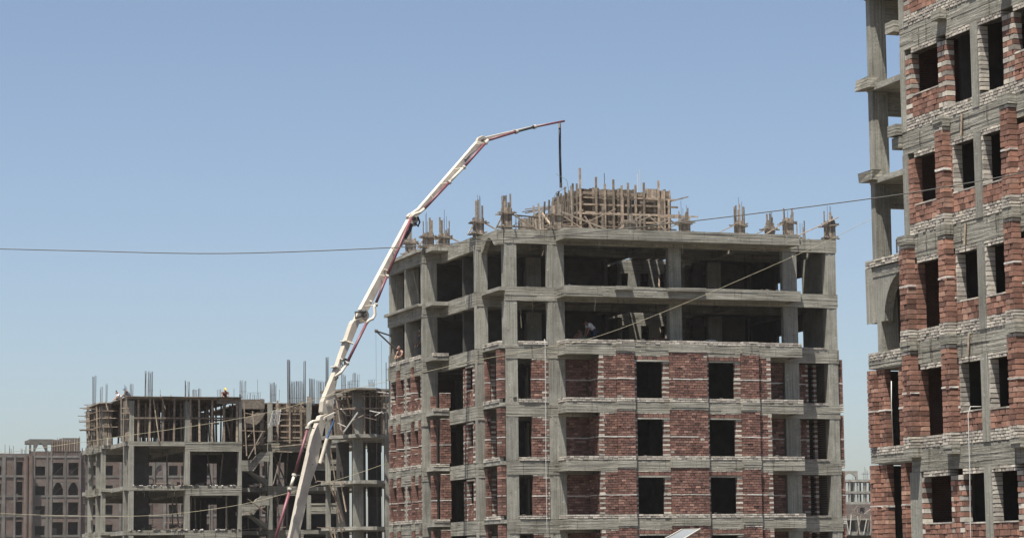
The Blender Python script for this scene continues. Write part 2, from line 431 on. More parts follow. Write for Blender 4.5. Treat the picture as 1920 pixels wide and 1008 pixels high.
# stair shaft: its sunlit concrete walls show deep inside
for zb in [0] + FLO[:-1]:
    for a, b in ((6.8, 7.83), (8.36, 9.1), (9.6, 10.25)): column(T, a, b, 12.36, 12.6, zb, zb + 2.2, name='shaft_wall')
    beam(T, 6.8, 10.6, 12.36, 12.6, zb + 2.2, zb + 2.79, name='shaft_lintel')
    box(T, 'shaft_wall', 'slab_concrete', 6.55, 6.78, 9.4, 12.6, zb, zb + 2.35)
    box(T, 'shaft_wall', 'slab_concrete', 10.62, 10.85, 9.4, 12.6, zb, zb + 2.35)
    a = on_v(1213, 520, 11)[0]
    pole(T, (9.7, 11.2, zb + .05), (9.95, 11.5, zb + 2.1), .09, .05, 'shaft_prop')
for zz in (21.02,):      # planks added over the open shaft to stripe its walls with shadow
    for k in range(8):
        a = 6.3 + .55 * k + ru(-.1, .1); w = ru(.16, .34)
        MB().prism([(a, 8.9, zz), (a + w, 8.9, zz), (a + w + ru(-.4, .4), 12.7, zz), (a + ru(-.35, .2), 12.7, zz)], (0, 0, .05)).build('shadow_plank', 'old_timber', T)
# back of the building
for zb in [0] + FLO[:-1]:
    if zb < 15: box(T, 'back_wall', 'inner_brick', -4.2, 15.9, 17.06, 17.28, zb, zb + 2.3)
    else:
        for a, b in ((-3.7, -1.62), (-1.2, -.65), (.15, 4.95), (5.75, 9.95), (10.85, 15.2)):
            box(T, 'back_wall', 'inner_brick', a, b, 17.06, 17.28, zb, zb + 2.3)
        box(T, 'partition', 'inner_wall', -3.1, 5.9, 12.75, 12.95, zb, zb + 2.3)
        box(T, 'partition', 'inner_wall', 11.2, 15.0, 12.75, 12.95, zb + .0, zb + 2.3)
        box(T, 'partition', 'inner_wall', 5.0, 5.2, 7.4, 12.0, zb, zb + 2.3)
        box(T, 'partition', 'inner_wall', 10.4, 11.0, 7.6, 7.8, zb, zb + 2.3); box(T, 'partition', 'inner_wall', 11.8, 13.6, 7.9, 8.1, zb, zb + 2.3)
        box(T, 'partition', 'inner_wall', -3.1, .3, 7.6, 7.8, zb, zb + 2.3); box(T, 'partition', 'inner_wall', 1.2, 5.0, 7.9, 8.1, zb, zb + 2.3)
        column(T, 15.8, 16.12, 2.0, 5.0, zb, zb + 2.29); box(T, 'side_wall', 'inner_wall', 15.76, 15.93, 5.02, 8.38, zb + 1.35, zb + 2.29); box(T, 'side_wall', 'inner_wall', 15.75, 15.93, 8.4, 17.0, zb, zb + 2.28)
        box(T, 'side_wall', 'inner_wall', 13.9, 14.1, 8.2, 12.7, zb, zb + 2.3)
# ---- brick storeys
for zb in (3, 6, 9, 12, 15):
    brick_storey = zb < 15
    # pale brick upstand on the slab edges
    bricks(T, 'u', 0, 13.35, zb, zb + .21, -.012, .23, 'pale')
    bricks(T, 'v', .24, 1.38, zb, zb + .21, -.012, .2, 'pale')
    for a, b in PIL: bricks(T, 'u', a, b, zb, zb + .21, -.24, -.02, 'pale')
    bricks(T, 'u', -2.15, -.5, zb + .005, zb + .2, 1.37, 1.6, 'pale', course=.09)
    bricks(T, 'v', 1.55, 4.2, zb - .005, zb + .2, -3.17, -2.95, 'pale')
    bricks(T, 'u', -4.36, -3.44, zb - .005, zb + .18, 9.23, 9.45, 'pale')
    bricks(T, 'v', 11.02, 17.2, zb, zb + .21, -4.52, -4.3, 'pale')
    bricks(T, 'u', 13.4, 15.5, zb, zb + .12, 1.38, 1.6, 'pale', course=.06)
    if not brick_storey: continue
    t = zb + .21; lm = zb + 1.2
    def fw(a, b, z0, z1, tooth='', v0=0.0, v1=.22, **k): bricks(T, 'u', a, b, z0, z1, v0, v1, 'red', tooth, lime_at=lm, **k)
    # front wall between the two recessed balconies
    fw(1.79, 2.74, t, zb + 2.36, 'l'); bricks(T, 'u', 1.79, 2.74, zb + 2.36, zb + 2.43, 0, .22, 'pale', course=.07)
    for a, b in PIL:
        hi = .08 if b - a > 1.5 else 0
        fw(a, b, t, zb + 2.5 + hi, '', -.22, .22); bricks(T, 'u', a, b, zb + 2.5 + hi, zb + 2.58 + hi * .1, -.225, -.02, 'pale', course=.07)
    for a, b, c, d in ((3.67, 3.87, 5.34, 5.69), (7.76, 7.93, 9.42, 9.75)):
        fw(a, b, t, zb + 2.1, 'r'); fw(c, d, t, zb + 2.1, 'l')
        box(T, 'window_lintel', 'slab_concrete', a + .01, d - .01, -.03, .22, zb + 2.1, zb + 2.18, .012)
        fw(a, d, zb + 2.19, zb + 2.38); bricks(T, 'u', a, d, zb + 2.38, zb + 2.44, 0, .22, 'pale', course=.06)
    fw(10.72, 11.5, t, zb + 2.36, 'r'); bricks(T, 'u', 10.72, 11.5, zb + 2.36, zb + 2.43, 0, .22, 'pale', course=.07)
    # recess side and back walls
    bricks(T, 'v', .23, 1.66, zb, zb + 2.28, 1.8, 2.0, 'red', lime_at=lm)
    bricks(T, 'v', .23, 1.66, zb, zb + 2.28, 11.28, 11.49, 'red', lime_at=lm)
    fw(.46, 2.0, zb, zb + 2.27, '', 1.68, 1.9); fw(11.28, 12.98, zb, zb + 2.27, '', 1.68, 1.9)
    # behind the right-hand opening
    fw(13.84, 14.8, zb, zb + 2.27, 'r', 2.4, 2.6); fw(15.1, 15.3, zb, zb + 2.27, 'l', 2.4, 2.6)
    # bay between the two front columns
    fw(-1.41, -.49, zb + .2, zb + 2.2, 'r', 1.4, 1.63); bricks(T, 'u', -1.41, -.49, zb + 2.2, zb + 2.27, 1.4, 1.63, 'pale', course=.07)
    fw(-2.16, -1.8, zb, zb + 2.27, '', 2.6, 2.8)
    # corner bay piers
    fw(-3.17, -2.86, t, zb + 2.72, '', 1.46, 2.0)
    fw(-3.06, -2.81, t, zb + 2.7, '', 4.0, 4.29); fw(-2.8, -2.5, t, zb + 2.2, 'r', 4.06, 4.29)
    # window wall of the recess
    def sw(a, b, z0, z1, tooth='', u0=-3.42, u1=-3.2, **k): bricks(T, 'v', a, b, z0, z1, u0, u1, 'red', tooth, lime_at=lm, **k)
    sw(4.78, 5.15, zb + .02, zb + 2.1, 'r'); sw(5.15, 6.12, zb + .02, zb + .84); sw(6.12, 6.8, zb + .02, zb + 2.1, 'lr')
    bricks(T, 'v', 5.15, 6.12, zb + .84, zb + .92, -3.44, -3.2, 'pale', course=.08)
    box(T, 'window_lintel', 'slab_concrete', -3.45, -3.2, 5.0, 6.3, zb + 2.1, zb + 2.18)
    ht = zb + (.95 if zb == 12 else 2.55)
    fw(-3.93, -3.35, zb + .19, ht, '', 9.26, 9.52); fw(-4.33, -4.06, zb + .19, ht + (-.1 if zb == 12 else 0), '', 9.6, 9.9)
    bricks(T, 'u', -3.93, -3.35, ht, ht + .07, 9.25, 9.52, 'pale', course=.07)
    # long left flank
    for a, b in ((12.25, 12.65), (15.0, 15.5)) + (((11.03, 11.22), (16.55, 17.0)) if zb < 12 else ()):
        sw(a, b, t + .01, zb + 2.3, '', -4.62, -4.27); bricks(T, 'v', a, b, zb + .0, t, -4.64, -4.53, 'pale')
        beam(T, -4.63, -4.52, a, b, zb + 2.62, zb + 2.99, 'v', name='pilaster_cap')
        bricks(T, 'v', a, b, zb + 2.3, zb + 2.6, -4.62, -4.53, 'red')
    for a, b, c, d in ((11.02, 11.14, 13.72, 13.88), (14.22, 14.36, 16.8, 16.98)):
        sw(a, b, t, zb + 2.1, 'r', -4.49, -4.27); sw(c, d, t, zb + 2.1, 'l', -4.49, -4.27)
        sw(b, c, t, zb + .78, '', -4.49, -4.27)
        bricks(T, 'v', b, c, zb + .78, zb + .86, -4.51, -4.27, 'pale', course=.08)
        box(T, 'window_lintel', 'slab_concrete', -4.51, -4.27, a, d, zb + 2.1, zb + 2.2)
    # brick edge beyond the last column on the right
    fw(16.17, 16.46, t - .1, zb + 2.5, '', 1.55, 1.8); bricks(T, 'u', 16.17, 16.48, zb - .35, zb + .1, 1.53, 1.8, 'pale')
    box(T, 'side_wall', 'inner_brick', 15.75, 15.93, 2.0, 17, zb, zb + 2.28)
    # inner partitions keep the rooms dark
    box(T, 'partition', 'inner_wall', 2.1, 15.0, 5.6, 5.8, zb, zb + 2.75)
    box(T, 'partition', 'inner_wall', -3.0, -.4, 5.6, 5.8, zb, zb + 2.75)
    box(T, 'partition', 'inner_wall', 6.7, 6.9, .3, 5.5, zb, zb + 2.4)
lay_bricks(T, {'red': 'red_brick', 'pale': 'pale_brick'})
# tie wires and offcuts that hang from the soffits
for (px, py, v, ln) in ((1115, 556, .25, .75), (1122, 449, .25, .45), (1442, 562, .25, .4), (1431, 461, .2, .35), (1018, 462, 1.5, .5), (1023, 567, 1.5, .5), (975, 578, 1.6, 1.0), (998, 566, 1.8, .55), (1279, 458, 1.4, .5), (1160, 665, 0, .5), (1132, 773, -.05, .6), (1443, 776, -.05, .55), (872, 560, 6, .6), (870, 458, 6, .55)):
    u, z = on_v(px, py, v)
    MB().tube([(u, v, z + .05), (u + .03, v - .02, z - ln * .4), (u + ru(-.06, .14), v, z - ln)], .012, 5).build('tie_wire', random.choice(['lime', 'rope', 'rope']), T)

# ---- column forms standing on the roof
def column_form(label, u, v, w=.55, d=.4, h=.75, spikes=.7, brace=1, z=21.0):
    w *= ru(.82, 1.0); h *= ru(.95, 1.1); spikes *= 1.45
    C = Thing('column_form', label, 'formwork', (u, v, z), group='timber column forms along the roof edge')
    n = max(4, round(w / .11))
    for k in range(n):
        a = u - w / 2 + w * k / n; b = a + w / n - .012
        top = z + h + (ru(.15, 1) * spikes if rnd() < .5 else ru(-.05, .08))
        for vv in (v - d / 2, v + d / 2):
            tp = top if vv < v else z + h + (ru(0, spikes) if rnd() < .4 else 0)
            MB().box(a, b, vv - .015, vv + .015, z, tp, .006).build('board', random.choice(['timber', 'old_timber', 'old_timber']), C)
    for s in (-1, 1):
        for k in range(3):
            a = v - d / 2 + .03 + (d - .06) * k / 3
            MB().box(u + s * (w / 2 + .02) - .015, u + s * (w / 2 + .02) + .015, a, a + (d - .06) / 3 - .012, z, z + h + (ru(.2, .9) * spikes if rnd() < .4 else ru(-.06, .05)), .006).build('board', 'old_timber', C)
    for zz in (z + .12, z + h * .75):
        for s in (-1, 1):
            tw = ru(-.06, .06)
            pole(C, (u - w / 2 - ru(.15, .32), v + s * (d / 2 + .06), zz - tw), (u + w / 2 + ru(.15, .35), v + s * (d / 2 + .06), zz + tw), .07, .07, 'clamp', 'old_timber')
            pole(C, (u + s * (w / 2 + .09), v - d / 2 - ru(.12, .3), zz + .07), (u + s * (w / 2 + .09), v + d / 2 + ru(.1, .3), zz + .07 + tw), .07, .07, 'clamp', 'old_timber')
    if brace & 1: pole(C, (u + w / 2, v - .1, z + h * .8), (u + w / 2 + 1.5, v + .05, z + .04), .1, .05, 'brace')
    if brace & 2: pole(C, (u - w / 2, v - .1, z + h * .8), (u - w / 2 - 1.4, v + .05, z + .04), .1, .05, 'brace')
    if brace & 4: pole(C, (u - w / 2 - .05, v - d / 2, z + h * .7), (u - w / 2 - .45, v - d / 2 - .1, z + .03), .07, .05, 'brace')
    for k in range(3):
        x = u + ru(-.2, .2); MB().tube([(x, v + .05, z), (x + ru(-.02, .02), v + .05, z + h + spikes * ru(.6, 1.25))], .011, 5).build('rebar', 'steel', C)
for a in (('slim column form on the roof half hidden by the boom', -4.15, 14.0, .5, .4, 1.0, .5, 1),
          ('leftmost clear column form on the roof, over the left corner column', -4.1, 10.8, .55, .4, .85, .7, 5),
          ('column form over the recessed balcony, just right of the left corner column form', -3.35, 10.2, .5, .4, .85, .8, 5),
          ('column form beside the small roof arch, over the third column', -3.2, 4.6, .52, .4, .95, .85, 5),
          ('column form standing right of the small roof arch, above the front left corner', -2.6, 1.7, .5, .4, 1.1, .55, 5),
          ('column form at the left foot of the big core form', .15, 1.72, .55, .4, 1.15, .6, 1),
          ('column form standing in front of the middle of the big core form', 4.35, 1.8, .55, .4, .75, .85, 0),
          ('column form just right of the big core form', 7.45, 1.75, .5, .4, .9, .65, 2),
          ('lone column form in the middle of the long roof edge', 10.65, 1.75, .48, .4, .9, .75, 2),
          ('column form set back, left of the pair near the right end', 13.0, 3.0, .45, .4, .8, .5, 2),
          ('column form in front, right of the pair near the right end', 13.45, 1.6, .5, .4, 1.1, .45, 2),
          ('low column form set back between the right pair and the right corner', 16.0, 5.4, .5, .4, .55, .8, 0),
          ('column form on the right corner of the roof with a long brace', 16.0, 1.75, .5, .4, 1.0, .6, 0)):
    column_form(*a)
TT = Thing('long_brace', 'long sloping plank beside the right corner column form on the roof', 'plank', (14.5, 1.5, 21))
pole(TT, (13.7, 1.45, 21.06), (16.4, 1.5, 22.25), .14, .05, 'plank')
TT = Thing('rebar_cage', 'small blue grey cage of bars beside the roof arch', 'rebar', (-1.95, 1.8, 21))
for k in range(5): MB().tube([(-2.1 + .09 * k, 1.75 + .1 * (k % 2), 21), (-2.1 + .09 * k, 1.75 + .1 * (k % 2), 21.75)], .014, 5).build('bar', 'bar_steel', TT)
MB().box(-2.12, -1.72, 1.74, 1.76, 21.35, 21.37).build('tie', 'bar_steel', TT); MB().box(-2.12, -1.72, 1.74, 1.76, 21.72, 21.74).build('tie', 'bar_steel', TT)
TT = Thing('rebar_cage', 'thin starter bars beside the leftmost clear column form', 'rebar', (-3.6, 10.9, 21))
for k in range(5): MB().tube([(-3.75 + .13 * k, 10.85, 21), (-3.75 + .13 * k, 10.85, 21.85)], .012, 5).build('bar', 'bar_steel', TT)

# ---- the big core form on the roof
T = Thing('core_form', 'big timber wall form with studs, rails and braces standing on the roof', 'formwork', (5, 6, 21))
def sheet(along, a0, a1, d, z0, z1, step, zfun=None, mat='brown_timber'):
    a = a0
    while a < a1 - .02:
        b = min(a1, a + step * ru(.85, 1.15)); zt = z1 + ru(-.06, .06) + (zfun(a) if zfun else 0)
        e = ru(-.008, .008); mm = random.choice([mat, mat, 'old_timber'])
        if along == 'u': MB().box(a, b - .01, d + e, d + .03 + e, z0, zt, .004).build('sheathing_board', mm, T)
        else: MB().box(d + e, d + .03 + e, a, b - .01, z0, zt, .004).build('sheathing_board', mm, T)
        a = b
sheet('u', 2.45, 5.5, 4.0, 21.05, 23.72, .15); sheet('u', 5.5, 7.55, 3.9, 21.05, 23.6, .15, mat='brown_timber')
sheet('u', 6.1, 7.55, 3.84, 23.05, 23.75, .15, mat='timber')
sheet('v', 4.05, 8.4, 2.42, 21.05, 23.72, .16); sheet('v', 3.95, 8.5, 7.56, 21.05, 23.55, .2)
sheet('u', 2.45, 7.55, 8.4, 21.05, 23.6, .3)
sheet('v', 5.0, 9.0, .55, 21.05, 22.5, .18, mat='old_timber'); sheet('u', .5, 2.4, 4.6, 21.05, 22.3, .16, mat='old_timber')
for z in (21.45, 21.95, 22.4, 22.85, 23.25):
    pole(T, (2.3, 3.93, z + ru(-.04, .04)), (5.6 + ru(-.2, .3), 3.93, z + ru(-.04, .04)), .06, .1, 'rail')
    pole(T, (5.4, 3.8, z + ru(-.06, .04)), (7.75 + ru(-.1, .3), 3.8, z + ru(-.04, .04)), .06, .1, 'rail')
    pole(T, (2.36, 3.6, z + .06), (2.36, 8.6, z + .06), .06, .09, 'rail')
pole(T, (2.2, 3.9, 23.45), (6.0, 3.88, 23.42), .06, .14, 'rail', 'timber')
for u, zt in ((2.3, 24.75), (3.2, 24.3), (4.2, 24.2), (5.05, 24.05), (5.95, 24.1), (6.8, 24.25), (7.15, 23.7), (7.4, 23.2), (3.7, 23.95), (4.65, 23.9), (5.5, 23.95)):
    pole(T, (u, 3.78, 21.05), (u + ru(-.03, .03), 3.76, zt), .1, .09, 'stud')
for u, zt in ((3.5, 22.75), (5.65, 22.5), (2.75, 22.0)): pole(T, (u, 3.7, 21.05), (u + .05, 3.7, zt), .1, .07, 'stud', 'old_timber')
for u in (6.95, 8.0, 4.7):
    pole(T, (u, 3.72, 21.05), (u, 3.72, 23.25 if u < 7.5 else 22.3), .2 if u > 6 and u < 7.5 else .09, .06, 'stud')
for k in range(6): pole(T, (2.3, 4.3 + .62 * k, 21.05), (2.3, 4.3 + .62 * k, 23.8 + ru(-.1, .5)), .09, .08, 'stud', 'old_timber')
for (u0, z0, u1, z1) in ((.95, 22.35, 4.1, 21.15), (1.9, 21.5, 3.9, 22.45), (4.0, 21.3, 5.6, 22.25), (3.9, 21.15, 5.9, 22.15), (6.0, 21.55, 7.3, 22.2), (7.2, 22.0, 8.1, 21.3), (5.95, 22.2, 7.0, 21.35), (6.6, 22.15, 8.2, 22.1), (2.35, 22.1, 2.75, 21.2), (.0, 22.2, .45, 21.2)):
    pole(T, (u0, 3.35 + ru(-.3, .1), z0), (u1, 3.0 + ru(-.3, .1), z1), .11, .06, 'brace', random.choice(['timber', 'timber', 'old_timber']))
pole(T, (2.0, 3.4, 22.25), (8.9, 3.3, 22.28), .1, .07, 'rail', 'timber'); pole(T, (2.9, 3.5, 21.62), (7.7, 3.5, 21.55), .1, .06, 'rail', 'timber')
for (u0, u1, z) in ((-1.75, -.1, 22.08), (-2.05, .0, 21.48)): pole(T, (u0, 3.6, z), (u1 + .6, 4.4, z - .02), .09, .06, 'outrigger', 'brown_timber')
for k in range(12):
    u = -.1 + .19 * k + ru(-.04, .04); pole(T, (u, 4.2 + ru(-.3, 1.2), 21.05), (u + ru(-.05, .05), 4.3, 22.65 + .09 * k + ru(-.25, .35)), .09, .05, 'stud', random.choice(['timber', 'old_timber', 'old_timber']))
for k in range(16): pole(T, (-.3 + ru(0, 1), 3.8 + .15 * k, 21.4 + .09 * k + ru(-.1, .1)), (2.2, 4.0 + .15 * k, 21.5 + .11 * k + ru(-.1, .1)), .08, .05, 'rail', random.choice(['timber', 'old_timber']))
pole(T, (7.5, 4.2, 23.15), (8.35, 3.3, 23.35), .06, .06, 'rail', 'old_timber')
for u, zt in ((6.9, 25.1), (7.05, 25.35)): MB().tube([(u, 7, 21), (u, 7, zt)], .018, 6).build('conduit', 'white_hose', T)
MB().tube([(4.55, 6, 23), (4.55, 6, 24.9)], .02, 5).build('rebar', 'steel', T)
for (pts, mt) in (([(2.0, 4.5, 23.2), (1.8, 4.5, 24.2), (1.2, 4.5, 24.5)], 'green_sack'), ([(.9, 4.5, 22.9), (1.2, 4.5, 23.5), (1.8, 4.5, 23.8)], 'rubber')): MB().tube(pts, .013, 5).build('loose_wire', mt, T)

# ================================================================== the brick tower on the right
T = Thing('brick_tower', 'tall unplastered brick and concrete tower cut by the right edge, seen at an angle', 'building', (-6, -60, 0))
UF = -11.2; UB = UF + .25; VE = -66.7; VL = -59.06
FR = [.75, 3.75, 6.75, 9.75, 12.75, 15.75, 18.75, 21.75]
RC, RL = .147, .29
def rw(a, b, z0, z1, tooth='', u0=UF, u1=UB, kind='red', lime=None, **k):
    bricks(T, 'v', min(a, b), max(a, b), z0, z1, u0 - .004, u1, kind, tooth, course=(.083 if kind == 'pale' else RC), length=(.22 if kind == 'pale' else RL), lime_at=lime, **k)
MUL = (-63.25, -62.88)
P1, P2, P3 = (-59.35, -58.8), (-61.6, -61.1), (-65.2, -64.7)
for f in FR:
    box(T, 'floor_slab', 'slab_concrete', UB + .01, -2, -71.9, -58.9, f - .2, f - .01)
    beam(T, UF, UB, -72, -58.78, f - .65, f, 'v', rough=.012)
    if f > 21: continue
    top = f + 2.35; w0 = f + .33
    vis = f > 3
    box(T, 'inner_wall', 'inner_wall', -7.2, -7.0, -71.9, -58.9, f, f + 2.79)
    box(T, 'inner_wall', 'inner_wall', UB + .3, -7.2, -61.35, -61.2, f, f + 2.79)
    box(T, 'inner_wall', 'inner_wall', UB + .3, -7.2, -64.9, -64.75, f, f + 2.79)
    box(T, 'outer_wall', 'inner_brick', UF, UB, -71.9, VE, f, top)
    box(T, 'end_wall', 'inner_brick', UB, -7.2, -58.98, -58.8, f, f + 2.79)
    if not vis: box(T, 'outer_wall', 'inner_brick', UF, UB, VE, -58.8, f, top); continue
    # concrete posts of the wall
    column(T, UF - .02, UB, MUL[0], MUL[1], f, top, 'post')
    typ = {3.75: 'E', 6.75: 'C', 9.75: 'C', 12.75: 'B', 15.75: 'A', 18.75: 'A'}[f]
    pil = {'C': (P1, P2, P3), 'B': (P2, P3), 'A': (), 'E': ()}[typ]
    # three pale courses on the beam, stepping out round the pilasters
    rw(VE, MUL[0], f, w0, kind='pale'); rw(MUL[1], VL + (.3 if typ == 'C' else 0), f, w0, kind='pale')
    for p in pil:
        rw(*p, f, w0, kind='pale', u0=UF - .26, u1=UF - .01)
        rw(*p, w0, f + 2.62, u0=UF - .24, u1=UF - .005, lime=f + 1.55)
        rw(*p, f + 2.62, f + 2.72, kind='pale', u0=UF - .24, u1=UF - .01)
        beam(T, UF - .27, UF - .014, p[0] - .02, p[1] + .02, f + 2.73, f + 3.0, 'v', name='pilaster_cap', rough=.015)
    # concrete nibs left at the pilaster lines of the plain storeys
    if typ in 'AE':
        for p in (P2, P3) + ((P1,) if typ == 'E' else ()):
            beam(T, UF - .25, UF - .014, p[0], p[1], f + 2.75, f + 3.0, 'v', name='pilaster_cap', rough=.02)
    def lint(a, b, s=f): # ragged mortar row under the beam and the lintel below it
        bricks(T, 'v', a, b, top - .17, top - .005, UF - .01, UB, 'pale', course=.08, length=.2)
    if typ in 'CB':
        d1 = f + .34 if typ == 'C' else f + .87
        W = ((-60.95, -59.45, d1), (-62.87, -61.66, f + .9), (-64.65, -63.27, f + .88))
        if typ == 'B': column(T, UF - .01, UB, -59.06, -58.76, f, top, 'post')
        rw(-59.45, -59.07, w0, top - .17)
        rw(-61.66, -60.95, w0, top - .17, '', lime=f + 1.0)
        rw(VE, -64.65, w0, top - .17, '', lime=f + 1.0)
        for a, b, s in W:
            if s > w0 + .1:
                rw(a, b, w0, s - .06)
                bricks(T, 'v', a, b, s - .06, s, UF - .015, UB, 'pale', course=.06, length=.5)
            lint(a, b)
            # pale bricks line the jambs
            if b > -61: continue
            bricks(T, 'v', b - .0 - .12, b, s, top - .17, UF + .0, UB, 'pale', course=.13, length=.3)
        lint(-61.66, -60.95) if typ == 'B' else None
        MB().bar((UF - .06, -62.3, f + 2.35), (UF - .03, -62.34, f + 2.95), .07, .05).build('loose_batten', 'timber', T)
    else:
        hiA = typ == 'A'
        W = ((-61.0, -59.45, f + (1.0 if hiA else .93)), (-62.87, -61.5 if hiA else -61.72, w0 + .01 if hiA else f + .9), (-64.58, -63.27, f + (.42 if hiA else .9)), (-66.4, -65.18, f + 1.1))
        if hiA: column(T, UF - .01, UB, -59.06, -58.76, f, top, 'post')
        else: column(T, UF + .0, UB, -59.3, -58.62, f, top, 'post')
        rw(-59.45, -59.07 if hiA else -59.31, w0, top - .17, 'lr' if hiA else 'l')
        rw(W[1][1], -61.0, w0, top - .17, 'lr')
        rw(-65.18, -64.58, w0, top - .17, 'lr')
        rw(VE, -66.4, w0, top - .17)
        for a, b, s in W:
            if s > w0 + .12:
                rw(a, b, w0, s - .06)
                bricks(T, 'v', a, b, s - .06, s, UF - .015, UB, 'pale', course=.06, length=.5)
            lint(a, b)
        bricks(T, 'v', MUL[0] - .14, MUL[0], W[2][2], top - .17, UF + .0, UB, 'pale', course=.12, length=.3)
    # brackets at the end of the wall
    if f >= 15.75:
        beam(T, UF - .2, UB, -58.77, -58.25, f - .05, f + .28, 'v', name='bracket', rough=.02)
        if f < 17: beam(T, UF - .12, UB - .02, -58.77, -58.32, f - .42, f - .1, 'v', name='bracket', rough=.03)
# far wing, set back, with open landings above and brick below
for f in FR[1:]:
    if f >= 12.75:
        column(T, -8, -7.45, -50.71, -50.42, f, f + 2.84)
        beam(T, -7.45, -2, -50.68, -50.44, f - .92, f - .17)
        box(T, 'landing', 'slab_concrete', -8.02, -2.5, -58.7, -50.4, f - .16, f + .02, .01)
        if f > 13: box(T, 'edge_block', 'board_concrete', -8.22, -7.85, -50.95, -50.0, f - .06, f + .26, .03)
        column(T, -3.4, -2.8, -50.71, -50.42, f, f + 2.84)
for f in (3.75, 6.75, 9.75):
    column(T, -8, -7.4, -50.9, -50.62, f + .4, f + 3.0) if f > 9 else None
    box(T, 'landing', 'slab_concrete', -7.98, -2.5, -58.7, -50.4, f - .1, f + .19)
    beam(T, -8.03, -7.7, -52.9, -50.0, f - .05, f + .2, 'v')
    rw(-52.9, -50.0, f + .2, f + .46, u0=-8.04, u1=-7.7, kind='pale')
for f in (3.75, 6.75):
    rw(-50.5, -50.0, f + .46, f + 2.9, u0=-8.1, u1=-7.74, lime=f + 1.6); rw(-50.97, -50.5, f + .46, f + 2.9, u0=-7.96, u1=-7.74, lime=f + 1.6)
    rw(-52.25, -51.9, f + .46, f + 2.9, u0=-7.98, u1=-7.3, lime=f + 1.6)
    rw(-53.6, -52.26, f + .46, f + 2.9, u0=-7.5, u1=-7.3, lime=f + 1.6)
    box(T, 'inner_wall', 'inner_wall', -6.6, -6.4, -58.7, -50.1, f + .2, f + 2.88); box(T, 'inner_wall', 'inner_wall', -7.72, -2.5, -50.45, -50.25, f + .2, f + 2.88)
# arched panel of the wing
rw(-52.9, -50.0, 12.92, 13.17, u0=-8.06, u1=-7.7, kind='pale')
ap = [(-8.0, -50.05, 12.9), (-8.0, -50.05, 11.16), (-8.0, -51.12, 11.16)]
for k in range(1, 9):
    t = math.radians(90 * k / 8); ap.append((-8.0, -51.12 - 1.5 * (1 - math.cos(t)), 11.16 + 1.5 * math.sin(t)))
ap += [(-8.0, -53.6, 12.66), (-8.0, -53.6, 12.9)]
fix_normals(MB().prism(ap, (.3, 0, 0)).build('arched_panel', 'column_concrete', T))
box(T, 'panel_rib', 'column_concrete', -8.08, -8.0, -50.42, -50.04, 11.14, 12.9, .01)
box(T, 'inner_wall', 'inner_wall', -6.6, -6.4, -58.7, -50.8, 9.95, 12.58); box(T, 'inner_wall', 'inner_wall', -7.38, -2.5, -50.88, -50.66, 9.95, 12.58)
# odds and ends on the landings
for k, (y, z) in enumerate(((-52.3, 18.78), (-52.45, 18.78), (-52.1, 18.78))): pole(T, (-7.4, y, z), (-7.2 + .1 * k, y - .3 + .25 * k, z + 1.4), .07, .07, 'leaning_batten', 'old_timber')
for a, b in (((-7.6, -52.5, 19.9), (-7.6, -53.5, 19.9)), ((-7.6, -52.5, 19.3), (-7.6, -52.5, 19.9))): pole(T, a, b, .05, .05, 'frame_bar', 'steel')
for a, b in (((-8.0, -52.1, 13.2), (-8.0, -52.1, 13.62)), ((-8.0, -52.1, 13.62), (-8.0, -52.9, 13.62)), ((-8.0, -52.9, 13.2), (-8.0, -52.9, 13.62))): pole(T, a, b, .04, .04, 'frame_bar', 'steel')
lay_bricks(T, {'red': 'orange_brick', 'pale': 'pale_brick'})
box(T, 'roof_parapet', 'inner_brick', UF, UB, -72, -58.8, 21.76, 22.8)
for (y, z) in ((-60.1, 12.5), (-60.15, 9.5), (-62.1, 12.45), (-59.9, 15.5), (-62.2, 15.5), (-64.0, 12.6), (-61.9, 9.4), (-63.7, 15.6), (-60.0, 18.4)):
    MB().tube([(UF - .03, y, z + .15), (UF - .05, y + .01, z), (UF - .03, y + .03, z - .3)], .009, 5).build('tie_wire', 'steel', T)

